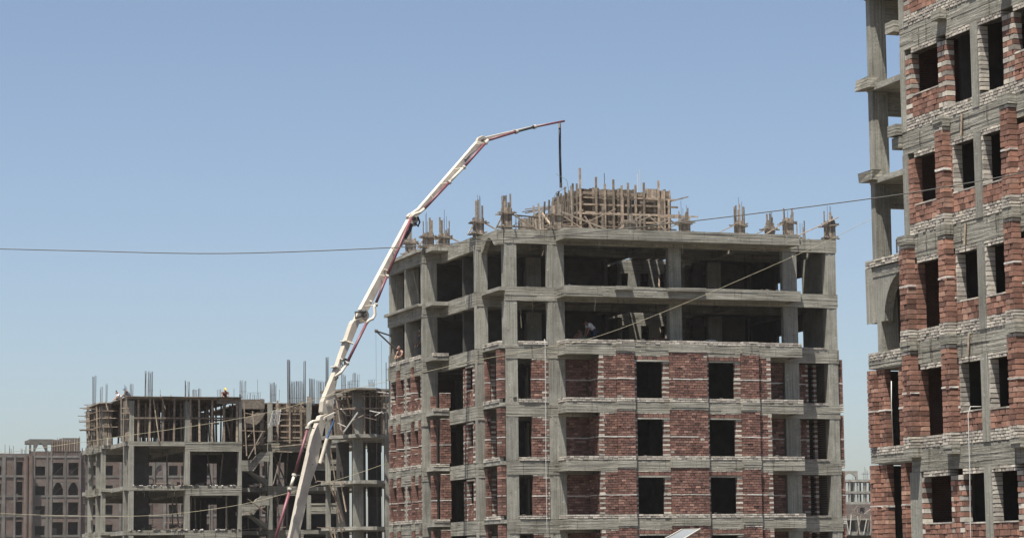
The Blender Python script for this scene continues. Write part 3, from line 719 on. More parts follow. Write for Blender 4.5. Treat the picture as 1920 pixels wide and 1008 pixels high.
# ================================================================== frame building on the left with timber shoring
T = CB = Thing('concrete_building', 'grey concrete frame under construction on the left, topped with timber shoring and starter bars', 'building', (-7, 50, 0))
LC = [.35, 3.3, 6.25, 9.2, 12.15]
def XU(px, v, py=880): return on_v(px, py, v)[0]
bo = [(XU(388, 58), XU(408, 58)), (XU(425, 58), XU(450, 58))]
for z in LC:
    nxt = z + 2.95
    fr = z < 12
    hcol = nxt - .3
    for a, b, v0, v1 in ((-14.2, -13.88, 46, 46.5), (-14.46, -14.22, 46.5, 46.8), (-10.43, -10.11, 46, 46.6), (-6.76, -6.56, 46, 46.6), (-4.66, -4.44, 46, 46.6), (-1.96, -1.77, 46, 46.5), (-15.06, -14.78, 51.6, 52), (-15.06, -14.7, 53.8, 54.0), (-15.06, -14.7, 57, 57.25), (-12.0, -11.5, 58, 58.4), (-6.9, -6.4, 58, 58.4)):
        column(T, a, b, v0, v1, z, nxt - (.3 if b < -13 else .64) if fr else nxt - .25)
    # slabs and edge beams
    MB().box(-14.46, -6.57, 46.25, 60, z - .28, z - .01).box(-15.0, -14.46, 51.8, 60, z - .28, z - .01).build('floor_slab', 'slab_concrete', T)
    beam(T, -14.25, -10.45, 46, 46.25, z - .3, z); beam(T, -10.43, -6.56, 46, 46.25, z - .65, z)
    beam(T, -10.43, -10.15, 46.3, 58, z - .62, z - .29, 'v', name='inner_beam'); beam(T, -14.2, -6.6, 52, 52.3, z - .6, z - .29, name='inner_beam')
    beam(T, -15.08, -14.2, 51.5, 51.75, z - .22, z); beam(T, -15.1, -14.85, 51.75, 57.4, z - .45, z - .02, 'v')
    beam(T, -14.9, -6.6, 59.7, 59.95, z - .8, z - .29, name='inner_beam')
    for y in (52.6, 54.9, 56.2): beam(T, -15.35, -15.11, y, y + .35, z - .42, z + .05, 'v', name='edge_nib')
    if fr:
        # dark walls at the back, with the gaps through which the brick block behind shows
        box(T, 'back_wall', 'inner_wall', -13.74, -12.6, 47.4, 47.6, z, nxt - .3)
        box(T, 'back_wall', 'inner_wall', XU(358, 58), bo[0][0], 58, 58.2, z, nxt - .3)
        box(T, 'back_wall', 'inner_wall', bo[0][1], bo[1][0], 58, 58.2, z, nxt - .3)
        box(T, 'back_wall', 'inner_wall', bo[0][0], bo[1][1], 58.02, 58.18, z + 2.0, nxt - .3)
    # middle part with the stairs
    mid = MB().box(-4.4, 3, 47.6, 60, z - .28, z - .01).box(-6.5, -4.4, 50, 60, z - .28, z - .01); mid.build('floor_slab', 'slab_concrete', T)
    beam(T, -4.44, -1.96, 47.3, 47.58, z - .62, z, name='inner_beam')
    if fr:
        zl = z + 1.35
        box(T, 'back_wall', 'inner_wall', -6.5, XU(487, 54), 54, 54.2, z, nxt - .3); box(T, 'back_wall', 'inner_wall', XU(500, 54), XU(519, 54), 54, 54.2, z, nxt - .3)
        box(T, 'back_wall', 'inner_wall', XU(534, 54), 3.0, 54, 54.2, z, nxt - .3); box(T, 'back_wall', 'inner_wall', XU(519, 54), XU(534, 54), 54.02, 54.18, z + 1.9, nxt - .3)
        pts = [(-6.55, zl - .36), (-5.77, zl - .36), (-5.29, zl + .28), (-4.67, zl + .28), (-4.67, zl + .9), (-5.22, zl + .92), (-5.4, zl + .78), (-5.6, zl + .68), (-5.8, zl + .4), (-6.55, zl + .34)]
        fix_normals(MB().prism([(a, 45.95, b) for a, b in pts], (0, .25, 0)).build('stair_flight', 'board_concrete', T))
        fix_normals(MB().prism([(a, 47.0, b) for a, b in ((-5.9, zl - .25), (-5.7, zl - .4), (-4.5, zl - 1.35), (-4.5, zl - .95))], (0, 1.1, 0)).build('stair_flight', 'slab_concrete', T))
        box(T, 'stair_landing', 'slab_concrete', -6.5, -5.7, 46.2, 48.2, zl - .36, zl - .1)
        beam(T, -1.77, .3, 46, 46.25, zl - .3, zl + .42, name='landing_beam', rough=.02)
        for k in range(5): pole(T, (ru(-4, -2.2), ru(50, 53), z), (ru(-4, -2.2), ru(50, 53), nxt - .3), .08, .08, 'timber_prop', 'old_timber')
    # right wing, nearer
    column(T, -1.5, -.86, 36, 36.3, z, nxt - .22); column(T, -2.75, -2.5, 38, 38.4, z, nxt - .22); column(T, .6, 1.2, 36, 36.3, z, nxt - .22)
    if fr or True:
        sl = [(-2.95, 37.4), (-2.2, 37.0), (-1.6, 35.2), (-.2, 35.2), (.3, 36), (4, 36), (4, 46), (.4, 46), (.4, 43.4), (-1.0, 43.4), (-1.0, 38.8), (-2.95, 38.8)]
        fix_normals(MB().prism([(a, b, z - .22) for a, b in sl], (0, 0, .22)).build('wing_slab', 'slab_concrete', T))
        if fr:
            box(T, 'back_wall', 'inner_wall', XU(661, 42), XU(686, 42), 42, 42.2, z, nxt - .22); box(T, 'back_wall', 'inner_wall', XU(691, 42), XU(715, 42), 42, 42.2, z, nxt - .22)
            box(T, 'back_wall', 'inner_wall', XU(690, 42), XU(716, 42), 42.0, 42.2, z + 2.1, nxt - .22)
            box(T, 'back_wall', 'inner_wall', -1.0, XU(655, 42), 42, 42.2, z, nxt - .22) if XU(655, 42) > -1 else None

for k in range(70):
    z = random.choice(LC[2:4]); v = ru(46.3, 50); u = ru(-14, -1.5)
    if k % 3 == 0: pole(T, (u, v, z), (u + ru(-.3, .3), v, z + 2.3), .08, .08, 'timber_prop', 'old_timber')
    elif k % 3 == 1: pole(T, (u, v, z + .03), (u + ru(.6, 1.8), v + ru(-.3, .3), z + ru(.05, .3)), .12, .04, 'loose_plank', random.choice(['timber', 'old_timber']))
    else: MB().box(u, u + ru(.15, .5), v - .4, v - .1, z - .01, z + ru(.06, .3), .04).build('rubble', random.choice(['mortar', 'lime', 'red_brick']), T)
for z in LC[1:4]:
    for k in range(40):
        u = ru(-14.2, -6.7); MB().box(u, u + ru(.05, .25), 45.97, 46.2, z - .01, z + ru(.02, .07), .02).build('spilt_mortar', random.choice(['lime', 'mortar']), T)
    for k in range(9):
        u = ru(-14, -6.8); MB().tube([(u, 45.98, z - .05), (u + ru(-.02, .02), 45.95, z - ru(.35, .8))], .012, 4).build('tie_wire', 'steel', T)

# shoring: props, ledgers, deck boards and the starter bars above
T = Thing('shoring', 'rows of timber props carrying the deck on the left part of the grey frame', 'shoring', (-10.5, 50, 12.15))
ZD = 15.1
for px in (259, 280, 305, 326, 349, 357, 374, 397, 420, 444):
    u = XU(px, 46.1, 800); pole(T, (u, 46.1, 12.15), (u + ru(-.05, .05), 46.1, ZD - .12 + ru(-.1, .25)), .12, .1, 'prop')
pole(T, (XU(287, 46), 46.0, 14.95), (XU(298, 46), 45.95, 12.15), .14, .06, 'prop')
pole(T, (XU(300, 46), 45.9, 15.25), (XU(309, 46), 45.85, 14.3), .13, .04, 'loose_plank'); pole(T, (XU(319, 46), 45.9, 15.25), (XU(323, 46), 45.85, 14.85), .1, .04, 'loose_plank')
for row, v in enumerate((47.3, 48.6, 50.2, 52.5, 55, 58)):
    for k in range(14 if row < 4 else 10):
        u = -14.0 + 7.3 * (k + ru(.1, .9)) / (14 if row < 4 else 10)
        pole(T, (u, v + ru(-.3, .3), 12.15), (u + ru(-.1, .1), v + ru(-.3, .3), ZD - .3), .1, .1, 'prop', random.choice(['old_timber', 'brown_timber', 'timber']))
for v in (46.05, 48.6, 52.5):
    pole(T, (-13.9, v, 13.72 + ru(-.05, .05)), (-6.7, v, 13.74), .09, .11, 'ledger', 'timber' if v < 47 else 'old_timber')
# deck edge boards, in lengths
u = -14.4
while u < -6.7:
    b = min(-6.6, u + ru(1.2, 2.6))
    for k in range(3): MB().box(u, b - .01, 46.02 + ru(-.02, .02), 46.06, ZD - .12 - .14 * k + ru(-.01, .01), ZD - .12 - .14 * k + .125, .008).build('edge_board', random.choice(['timber', 'old_timber', 'old_timber']), T) if k < (3 if u > -10 else 1) else None
    MB().box(u, b - .01, 45.7 + ru(-.1, .1), 60, ZD, ZD + .04, .01).build('deck_board', 'old_timber', T)
    u = b
MB().box(-14.4, -6.6, 46.1, 60, ZD - .06, ZD - .005).build('deck', 'brown_timber', T)
for k in range(22):
    v = 46.3 + .62 * k; pole(T, (-14.35, v, ZD - .14), (-6.7, v, ZD - .14), .07, .12, 'joist', 'brown_timber')
box(T, 'edge_form', 'old_timber', -6.75, -4.9, 46.4, 46.5, ZD - .7, ZD - .05)
box(T, 'back_sheet', 'brown_timber', -14.3, -9.5, 59.5, 59.6, 13.1, ZD - .1); box(T, 'back_sheet', 'brown_timber', -9.2, -6.6, 59.5, 59.6, 12.15, ZD - .1)

T = Thing('shoring', 'crowded props and jutting planks at the left corner of the grey frame', 'shoring', (-15, 54, 12.15))
for k in range(16):
    v = 51.5 + 5.8 * k / 15; u = -15.1 + ru(-.15, .1)
    pole(T, (u, v, 12.15), (u + ru(-.12, .12), v + ru(-.2, .2), ZD - .1 + ru(-.2, .2)), .1, .09, 'prop', random.choice(['timber', 'old_timber']))
for px in (196, 199, 204, 208, 228, 236, 240, 246, 249):
    v = 51.5 if px < 225 else 46.2; u = XU(px, v, 800); pole(T, (u, v, 12.15), (u + ru(-.06, .06), v, ZD - .1 + ru(-.2, .15)), .11, .1, 'prop', random.choice(['timber', 'old_timber']))
for k in range(12):
    z = 13.3 + 1.75 * k / 11; v = 51.4 + ru(0, 5.5); L = ru(.5, 1.6)
    pole(T, (-15.3 - L * .5, v, z), (-15.3 + L, v + ru(-.3, .3), z + ru(-.06, .06)), .1, .05, 'outrigger', random.choice(['timber', 'old_timber']))
pole(T, (-16.1, 54.5, 13.3), (-14.8, 54.2, 13.35), .09, .06, 'outrigger', 'brown_timber')
for z in (13.4, 14.0, 14.5): pole(T, (-15.2, 51.4, z), (-15.2, 57.4, z + .05), .09, .06, 'ledger', 'timber'); pole(T, (-15.1, 51.42, z), (-14.0, 51.4, z), .08, .06, 'ledger', 'timber')
for z in (14.0, 14.35, 13.6): pole(T, (-14.75, 46.0, z), (-14.0, 46.05, z + .02), .09, .06, 'ledger', 'timber')
MB().box(-15.3, -14.4, 51.3, 58, ZD - .1, ZD - .02, .02).build('deck', 'old_timber', T)
pole(T, (-14.9, 51.2, 15.15), (-14.75, 51.1, 14.5), .1, .04, 'loose_plank')

T = Thing('shoring', 'dense leaning props under the deck of the wing behind the boom', 'shoring', (0, 37, 12.15))
for k in range(26):
    px = 640 + 82 * (k + ru(0, .9)) / 26; v = 35.5 + ru(0, 3.5); u = XU(px, v, 790); lean = ru(-.5, .1) if px < 668 else (ru(-.05, .4) if px > 700 else ru(-.06, .06))
    pole(T, (u, v, 12.17), (u - (.35 if px < 668 else 0) + lean * .4, v, 14.6 + ru(0, .5)), .1, .09, 'prop', random.choice(['timber', 'old_timber', 'old_timber', 'brown_timber']))
for z in (13.75, 14.55): pole(T, (-2.9, 35.9, z), (.9, 35.5, z + .1), .09, .08, 'ledger', 'timber')
sl = [(-3.0, 37.4), (-2.3, 36.6), (-1.6, 35.1), (-.2, 35.1), (.3, 35.8), (4, 35.8), (4, 46), (.4, 46), (.4, 43.4), (-1.0, 43.4), (-1.0, 38.8), (-3.0, 38.8)]
fix_normals(MB().prism([(a, b, 14.98) for a, b in sl], (0, 0, .12)).build('deck', 'old_timber', T))
for k in range(9): pole(T, (-2.9 + .35 * k, 36.6 - .18 * k if k < 6 else 35.4, 14.85 + ru(-.1, .2)), (-2.2 + .35 * k, 35.9, 14.95 + ru(-.1, .25)), .1, .05, 'edge_board', random.choice(['timber', 'old_timber']))
for k in range(8): pole(T, (XU(622 + 6 * k, 41, 780), 41, 12.2), (XU(618 + 6 * k, 41, 780), 41, 14.4), .09, .08, 'prop', 'old_timber')
box(T, 'back_sheet', 'brown_timber', -.9, 3, 43, 43.1, 12.2, 14.9)
pole(T, (-2.45, 34.9, 12.25), (-1.55, 34.8, 13.5), .1, .07, 'loose_plank', 'lime')
for k in range(26):
    px = ru(622, 724); z = ru(12.6, 15.1); v = 35.0 + ru(0, 2.5); u = XU(px, v, 790); L = ru(.4, 1.6)
    pole(T, (u, v, z), (u + L * ru(.5, 1), v + ru(-.6, .6), z + ru(-.35, .35)), .09, .05, 'loose_plank', random.choice(['timber', 'timber', 'old_timber', 'lime']))
for zb in (9.2, 6.25):
    for a, b in (((-2.9, 36.9, zb - .1), (-2.1, 36.5, zb - 2.6)), ((-2.6, 36.8, zb - .1), (-2.3, 36.6, zb - 2.7)), ((-2.2, 36.6, zb - .1), (-1.9, 36.4, zb - 2.0))): pole(T, a, b, .1, .07, 'prop')
    pole(T, (-3.8, 36.5, zb - .02), (-1.9, 36.4, zb - .12), .12, .05, 'ledger', 'timber')

T = Thing('wall_form', 'tan wall form with ladder-like rails left of the boom elbow', 'formwork', (-3, 45.5, 12.15))
for k in range(12):
    u = -4.0 + .18 * k; MB().box(u, u + .165, 46.9, 46.93, 12.2, 14.7 + ru(-.15, .2), .005).build('sheathing_board', random.choice(['timber', 'timber', 'old_timber', 'brown_timber']), T)
for k in range(6): pole(T, (-4.15, 46.8, 12.5 + .4 * k), (-1.9 + ru(-.2, .2), 46.8, 12.5 + .4 * k + ru(-.05, .05)), .08, .1, 'rail', 'timber')
for u, w, zt in ((-3.95, .12, 15.0), (-3.1, .1, 15.1), (-2.3, .12, 15.0), (-1.72, .32, 15.3), (-5.05, .26, 15.1), (-6.55, .1, 15.4)): pole(T, (u, 46.6, 12.1), (u, 46.6, zt), w, .08, 'stud', 'timber' if w < .2 else 'old_timber')
for (a, b) in (((-6.4, 46, 14.1), (-5.2, 46, 13.9)), ((-6.6, 45.8, 12.9), (-5.0, 45.8, 12.85)), ((-6.5, 45.9, 11.9), (-4.9, 45.9, 12.0)), ((-6.2, 45.8, 11.0), (-5.2, 45.7, 12.8)), ((-5.9, 45.7, 14.2), (-5.7, 45.7, 11.3)), ((-6.5, 45.7, 14.8), (-6.3, 45.7, 11.2)), ((-4.6, 45.6, 12.2), (-1.0, 45.6, 12.3)), ((-4.4, 45.6, 11.8), (-1.8, 45.6, 12.05)), ((-4.3, 45.5, 11.5), (-3.2, 45.5, 11.45)), ((-4.4, 46, 9.3), (-3.8, 45.8, 11.6)), ((-6.6, 45.8, 7.2), (-5.0, 45.8, 6.3 + 1.5)), ((-6.2, 45.7, 8.3), (-5.0, 45.7, 7.4)), ((-2.2, 46, 12.1), (-1.4, 46, 9.4)), ((-1.2, 45.6, 12.3), (-.7, 45.6, 9.6)), ((-.6, 45.6, 12.3), (-.2, 45.6, 9.6))):
    pole(T, a, b, .1, .06, random.choice(['brace', 'rail']), random.choice(['timber', 'timber', 'old_timber']))
for k in range(34): pole(T, (ru(-6.4, -1), ru(46.5, 49), ru(11.9, 12.3)), (ru(-6.4, -1), ru(46.5, 49), ru(12.3, 15)), .09, .05, 'strut', random.choice(['timber', 'old_timber', 'brown_timber']))
fix_normals(MB().prism([(a, 46.2, b) for a, b in ((-6.4, 13.1), (-5.7, 13.15), (-5.2, 13.6), (-4.9, 14.1), (-5.4, 14.15), (-5.9, 13.9), (-6.4, 13.7))], (0, .3, 0)).build('stair_form', 'old_timber', T))
box(T, 'deck', 'brown_timber', -6.4, 3, 47, 60, 14.75, 14.85)
box(T, 'back_sheet', 'brown_timber', -6.4, 3, 52, 52.1, 12.2, 14.7)
o = Thing('slatted_panel', 'tilted white slatted panel hung beside the tan wall form', 'panel', (-4.4, 45.4, 14))
for k in range(7):
    a = .11 * k; MB().bar((-4.85 + a, 45.4 - .02 * k, 13.1 + a * .3), (-4.55 + a * .75, 45.3, 14.25 + a * .12), .085, .03).build('slat', 'white_panel' if k % 3 else 'lime', o)
MB().bar((-4.9, 45.44, 13.3), (-4.0, 45.3, 13.55), .05, .04).build('batten', 'lime', o); MB().bar((-4.7, 45.42, 14.0), (-4.0, 45.25, 14.2), .05, .04).build('batten', 'lime', o)
T = CB
for (px, wd, n, yt, yb, v) in ((177, 7, 6, 703, 755, 53), (190, 6, 4, 724, 752, 52), (200, 5, 3, 717, 750, 52), (236, 5, 4, 720, 748, 46.6), (247, 7, 6, 718, 748, 46.6), (273, 3, 6, 694, 742, 46.8), (282, 10, 9, 694, 742, 46.8), (300, 2, 1, 726, 742, 46.4), (348, 3, 5, 712, 742, 46.6), (354, 3, 4, 714, 742, 46.6), (366, 12, 8, 728, 742, 47), (374, 6, 4, 726, 742, 47), (413, 12, 5, 728, 743, 47), (440, 3, 1, 724, 744, 46.6), (455, 13, 8, 712, 744, 46.6), (476, 26, 9, 736, 746, 48), (512, 12, 12, 716, 750, 47), (541.5, 6, 9, 673, 756, 46.6), (571, 5, 7, 675, 756, 46.6), (556, 26, 26, 713, 756, 47.5), (585, 12, 14, 708, 756, 47), (602, 18, 14, 712, 756, 48), (613, 6, 7, 668, 756, 46.6), (644, 10, 7, 700, 732, 39), (656, 10, 6, 712, 730, 38), (667, 13, 8, 697, 724, 37), (697, 13, 8, 712, 722, 38), (484, 3, 1, 710, 745, 46), (524, 2, 1, 727, 750, 46)):
    for k in range(n):
        vv = v + ru(-.25, .25); u, zt = on_v(px - wd / 2 + wd * (k + ru(0, .8)) / n, yt + abs(random.gauss(0, 2.5)), vv)
        zb_ = on_v(px, yb + 3, vv)[1]
        MB().tube([(u, vv, zb_), (u + ru(-.03, .03), vv, zt)], .013, 4, False).build('starter_bar', random.choice(['bar_steel', 'steel']), T)
    if wd > 9 and n > 5:
        u0, z0 = on_v(px - wd / 2, yb - 10, v); u1 = on_v(px + wd / 2, yb - 10, v)[0]
        MB().bar((u0, v - .1, z0), (u1, v - .1, z0 + .02), .02).build('bar_tie', 'bar_steel', T)

# ================================================================== distant brick block on the far left
T = Thing('far_block', 'distant pinkish brick block with pointed arch windows and a roof pavilion, far left', 'building', (20, 265, 0))
VD = 262
def facade(T, name, mat, u0, u1, z0, z1, holes, v0, v1):
    """one wall with real openings"""
    us = sorted({u0, u1} | {x for h in holes for x in h[:2] if u0 < x < u1}); zs = sorted({z0, z1} | {x for h in holes for x in h[2:] if z0 < x < z1})
    m = MB()
    for j in range(len(zs) - 1):
        run = None; zc = (zs[j] + zs[j + 1]) / 2
        for i in range(len(us) - 1):
            uc = (us[i] + us[i + 1]) / 2; hole = any(h[0] < uc < h[1] and h[2] < zc < h[3] for h in holes)
            if hole:
                if run is not None: m.box(run, us[i], v0, v1, zs[j], zs[j + 1]); run = None
            elif run is None: run = us[i]
        if run is not None: m.box(run, us[-1], v0, v1, zs[j], zs[j + 1])
    return m.build(name, mat, T)
zrow = [17.9 - 2.95 * k for k in range(6)]
hs = []
for z in zrow: hs += [(11.25, 12.7, z, z + 1.35)]
for k in range(6):
    z = 17.5 - 2.95 * k; hs += [(13.85, 15.4, z + (.3 if k else 0), z + 2.3), (16.15, 17.65, z + (.3 if k else 0), z + 2.3)]
facade(T, 'wall', 'far_brick', 10.3, 18.1, 0, 21.8 - .3, hs, VD, VD + .3)
hs2 = [(8.35, 9.25, 17.3 - 2.95 * k, 19.9 - 2.95 * k) for k in range(6)] + [(3.5, 6.1, 17.3 - 2.95 * k, 19.6 - 2.95 * k) for k in range(6)]
facade(T, 'wall', 'far_brick', 3, 10.3, 0, 21.1, hs2, VD - .8, VD - .5)
hs3 = []
for u in (19.2, 21.6, 25.0, 27.6, 31.5, 33.4, 36.4, 40.0, 42.4, 46): hs3 += [(u, u + 1.35, zz, zz + 1.5) for zz in zrow]
facade(T, 'wall', 'far_brick', 18.1, 50, 0, 21.2, hs3, VD + .6, VD + .9)
box(T, 'parapet', 'far_brick', 13.7, 17.8, VD - .05, VD + .3, 21.5, 23.0)
box(T, 'side_wall', 'far_brick', 3, 3.3, VD, VD + 14, 0, 21); box(T, 'side_wall', 'far_brick', 49.7, 50, VD + .9, VD + 14, 0, 21)
box(T, 'back_wall', 'inner_wall', 3.3, 49.7, VD + 6, VD + 6.2, 0, 21)
for z in [20.9 - 2.95 * k for k in range(8)]:
    box(T, 'floor_slab', 'far_concrete', 3.3, 49.7, VD + .91, VD + 13.8, z - .2, z)
    for a, b, v in ((10.3, 18.1, VD - .06), (3.0, 10.3, VD - .9), (18.1, 50, VD + .54)): box(T, 'string_course', 'far_concrete', a + .02, b - .02, v, v + .055, z - .35, z - .05)
for u in (13.45, 15.55, 17.75, 10.9, 12.85): box(T, 'pier', 'far_concrete', u, u + .28, VD - .12, VD - .07, 0, 21.6)
for u in (6.2, 7.9, 9.4): box(T, 'pier', 'far_concrete', u, u + .5 if u != 7.9 else u + .3, VD - .98, VD - .91, 0, 21)
for u in (18.8, 23.9, 30.6, 37.9, 44.6): box(T, 'pier', 'far_concrete', u, u + ru(.25, .5), VD + .44, VD + .53, 0, 21)
for k in range(26):      # boards, sheets and rubble in some of the openings
    h = random.choice(hs + hs2 + hs3); f = ru(.2, .7)
    box(T, 'opening_board', random.choice(['old_timber', 'far_brick', 'far_concrete']), h[0] + .02, h[0] + (h[1] - h[0]) * ru(.3, .98), VD + .95, VD + 1.0, h[2], h[2] + (h[3] - h[2]) * f)
for k in range(30):      # scaffold poles and ledgers against the face
    u = ru(18.5, 46); z = 2 + 2.95 * random.randint(1, 5); v = VD + .3
    if k % 2: pole(T, (u, v, z - 2), (u, v, z + ru(2, 5)), .07, .07, 'scaffold_pole', 'old_timber')
    else: pole(T, (u, v, z), (u + ru(1.5, 4), v, z + ru(-.1, .1)), .07, .07, 'scaffold_ledger', 'timber')
for k in range(14):
    u = random.choice([13.9, 16.2, 11.3, 13.9]); z = random.choice(zrow); pole(T, (u, VD + .4, z), (u + 1.4, VD + .4, z + 1.3), .05, .05, 'scaffold_brace', 'old_timber')
fix_normals(MB().prism([(a, VD + .62, b) for a, b in ((29.0, 20.0), (29.0, 17.4), (29.3, 17.4), (29.35, 18.6), (29.7, 19.3), (30.2, 19.5), (30.2, 20.0))], (0, -.2, 0)).build('arch_head', 'far_concrete', T))
for u in (9.5, 10.25): MB().tube([(u + .2, VD - 1.2, 0), (u + .2, VD - 1.2, 20.8)], .35, 10).build('round_pier', 'far_brick', T)
for u0, u1 in ((13.85, 15.4), (16.15, 17.65)):     # pointed arch heads
    for s in (0, 1):
        a, b = (u0, (u0 + u1) / 2) if s == 0 else (u1, (u0 + u1) / 2); z = 16.85
        p = [(a, VD + .02, z + .02), (b, VD + .02, z + .02)] + [(b + (a - b) * (k / 5) ** .8, VD + .02, z - 1.1 * (k / 5) ** 1.9) for k in range(1, 6)]
        fix_normals(MB().prism(p, (0, .25, 0)).build('arch_head', 'far_concrete', T))
for z in (20.0, 8.2):
    for s in (-1, 1):
        p = [(4.8, VD - .83, z + .02)] + [(4.8 + s * 1.35 * math.sin(math.radians(9 * k)), VD - .83, z - 1.4 + 1.38 * math.cos(math.radians(9 * k))) for k in range(0, 11)] + [(4.8 + s * 1.36, VD - .83, z + .02)]
        fix_normals(MB().prism(p, (0, .2, 0)).build('arch_head', 'far_concrete', T))
# roof pavilion with a pointed opening
pv = [(10.3, 20.9), (10.3, 23.3), (13.9, 23.3), (13.9, 20.9), (13.6, 20.9), (13.6, 22.5), (13.0, 22.5), (13.0, 20.9), (12.75, 20.9), (12.7, 21.6), (12.3, 22.4), (11.95, 22.75), (11.6, 22.4), (11.2, 21.6), (11.15, 20.9), (10.95, 20.9), (10.95, 22.5), (10.6, 22.5), (10.6, 20.9)]
fix_normals(MB().prism([(a, VD, b) for a, b in pv], (0, .4, 0)).build('roof_pavilion', 'far_concrete', T)); box(T, 'pavilion_roof', 'far_concrete', 10.3, 16.2, VD + .41, VD + 5, 22.7, 23.25)
box(T, 'roof_box', 'far_concrete', 15.6, 18.2, VD + 2, VD + 6, 21.5, 23.6)
for k in range(12): pole(T, (13.7 + .37 * k, VD - .15, 21.5), (13.7 + .37 * k, VD - .15, 23.2 + ru(0, .5)), .08, .08, 'scaffold_pole')
for k in range(16): u = ru(3.2, 10); MB().tube([(u, VD, 21), (u, VD, 21.6 + ru(0, 1))], .03, 4).build('rebar', 'steel', T)
for k in range(7): MB().bar((18.25, VD + .3, 1 + 3 * k), (18.25, VD + .3, 4 + 3 * k), .12).bar((18.25, VD + .3, 2 + 3 * k), (18.9, VD + .3, 2.4 + 3 * k), .06).build('hoist_mast', 'maroon_paint', T)

# ================================================================== far frame seen through the gap on the right
T = Thing('open_block', 'small distant grey frame with open storeys seen through the right-hand gap', 'building', (231, 433, 0))
for z in (23.28, 20.49, 17.95, 15.0): box(T, 'floor_slab', 'slab_concrete', 224, 241, 430, 438, z - .55, z)
for u in (227.6, 228.6, 230.0, 230.9, 232.6, 233.1, 235, 237.5):
    for v in (430.2, 437):
        for z in (20.49, 17.95, 15): box(T, 'column', 'column_concrete', u, u + .3, v, v + .4, z, z + 2.3)
p = [(226.6, 23.3), (226.6, 25.3), (231, 25.3), (231, 23.3), (230.5, 23.3), (230.4, 24.0), (229.7, 24.5), (228.8, 24.7), (227.9, 24.3), (227.4, 23.3)]
fix_normals(MB().prism([(a, 430, b) for a, b in p], (0, .5, 0)).build('roof_arch', 'slab_concrete', T))
facade(T, 'wall', 'far_brick', 224, 241, 0, 17.4, [(231.3, 232.6, 15.2, 16.6)], 430, 430.3); box(T, 'back_wall', 'inner_wall', 224, 241, 437.5, 437.8, 0, 17.3)
for u, h in ((233.4, 3), (233.7, 2.4), (233.0, 1.7), (234.1, 2.0), (236, 1.5), (230.2, .9)): MB().tube([(u, 431, 23.3), (u, 431, 23.3 + h)], .05, 4).build('rebar', 'steel', T)
pole(T, (232.4, 431, 24.6), (237, 431, 24.7), .1, .1, 'rail', 'steel')
T = Thing('shored_deck', 'low concrete deck with pale leaning struts below the far frame in the gap', 'building', (97, 163, 0))
box(T, 'deck', 'slab_concrete', 93, 104, 160, 170, 6.9, 7.35); box(T, 'deck', 'slab_concrete', 93, 104, 160.3, 170, 8.75, 8.95); box(T, 'wall', 'slab_concrete', 93, 104, 164, 164.3, 7.35, 8.75); box(T, 'wall', 'inner_wall', 93, 104, 162, 162.3, 0, 6.9)
for a, b in ((94.9, 95.2), (96.8, 96.9), (97.3, 97.2), (98.3, 98.7), (95.9, 96.1), (97.8, 97.7), (94.8, 94.8), (96.3, 96.4), (98.0, 98.1)):
    pole(T, (a, 159.9, 7.35 if rnd() < .7 else 7.0), (b - ru(-.5, .5), 159.8, 8.9 + ru(-.1, .9)), .1, .08, 'strut', random.choice(['timber', 'lime']))
for k in range(5): box(T, 'column', 'column_concrete', 94.8 + k * 1.5, 95.2 + k * 1.5, 161, 161.3, 7.35, 8.75)
for k in range(10): pole(T, (ru(95, 98.6), 160.5, 8.95), (ru(95, 98.6), 160.5, 9.3 + ru(0, 1.2)), .09, .07, 'strut', 'old_timber')

# ================================================================== concrete pump boom
Pb, Pt = at_depth(545, 1008, 126), at_depth(1055, 228, 141)
bd = Vector((Pt.x - Pb.x, Pt.y - Pb.y, 0)).normalized(); bn = Vector((bd.y, -bd.x, 0))
def BP(px, py, off=0):
    r = ray(px, py); c = Vector((0, 0, ZC)); return c + r * ((Pb + bn * off - c).dot(bn) / r.dot(bn))
base = BP(520, 1080); base.z = 0
T = Thing('pump_boom', 'long cream folding concrete pump boom with maroon pipe reaching over the middle block', 'boom', base, grid=False)
def arm(name, px, t, off=0, mat='cream_paint', parent=None):
    o = fix_normals(MB().prism([BP(x, y, off) for x, y in px], -bn * t).build(name, mat, T, parent))
    md = o.modifiers.new('soft_edge', 'BEVEL'); md.width = .025; md.segments = 2; md.limit_method = 'ANGLE'; md.angle_limit = .6
    return o
def pin(px, py, r, off, ln, name='pivot', mat='cream_paint', parent=None):
    p = BP(px, py, off); return MB().tube([p, p + bn * ln], r, 16).build(name, mat, T, parent, smooth=False)
def pipe(pts, r=.075, off=.16, mat='maroon_paint', name='pipe', n=10):
    return MB().tube([BP(x, y, (o[0] if o else off)) for x, y, *o in pts], r, n).build(name, mat, T, smooth=True)
a1 = arm('first_arm', [(528, 1075), (546, 1008), (565, 916), (588, 816), (601, 779), (612, 775), (620, 783), (608, 803), (602, 830), (597, 866), (590, 886), (583, 905), (578, 925), (571, 962), (560, 1008), (542, 1082)], .34)
arm('arm_plate', [(578, 905), (592, 830), (593, 831), (580, 906)], .01, .012, parent=a1); arm('arm_rib', [(566, 918), (578, 926), (577.6, 927.5), (565.5, 919.5)], .012, .014, parent=a1)
a2 = arm('second_arm', [(604, 772), (606, 752), (632, 688), (660, 606), (664, 600), (674, 598), (675, 604), (655, 652), (637, 692), (628, 735), (625, 765), (622, 778), (612, 782)], .32, -.02)
arm('arm_plate', [(612, 742), (629, 733), (629, 734.5), (612, 743.5)], .012, .004, parent=a2)
a3 = arm('third_arm', [(676, 580), (768, 409), (771, 406), (776, 410), (775, 420), (735, 497), (693, 578), (686, 588)], .28, -.02)
a4 = arm('fourth_arm', [(767, 408), (772, 400), (786, 390), (895, 265), (903, 266), (903, 271), (797, 392), (778, 412)], .24, -.02)
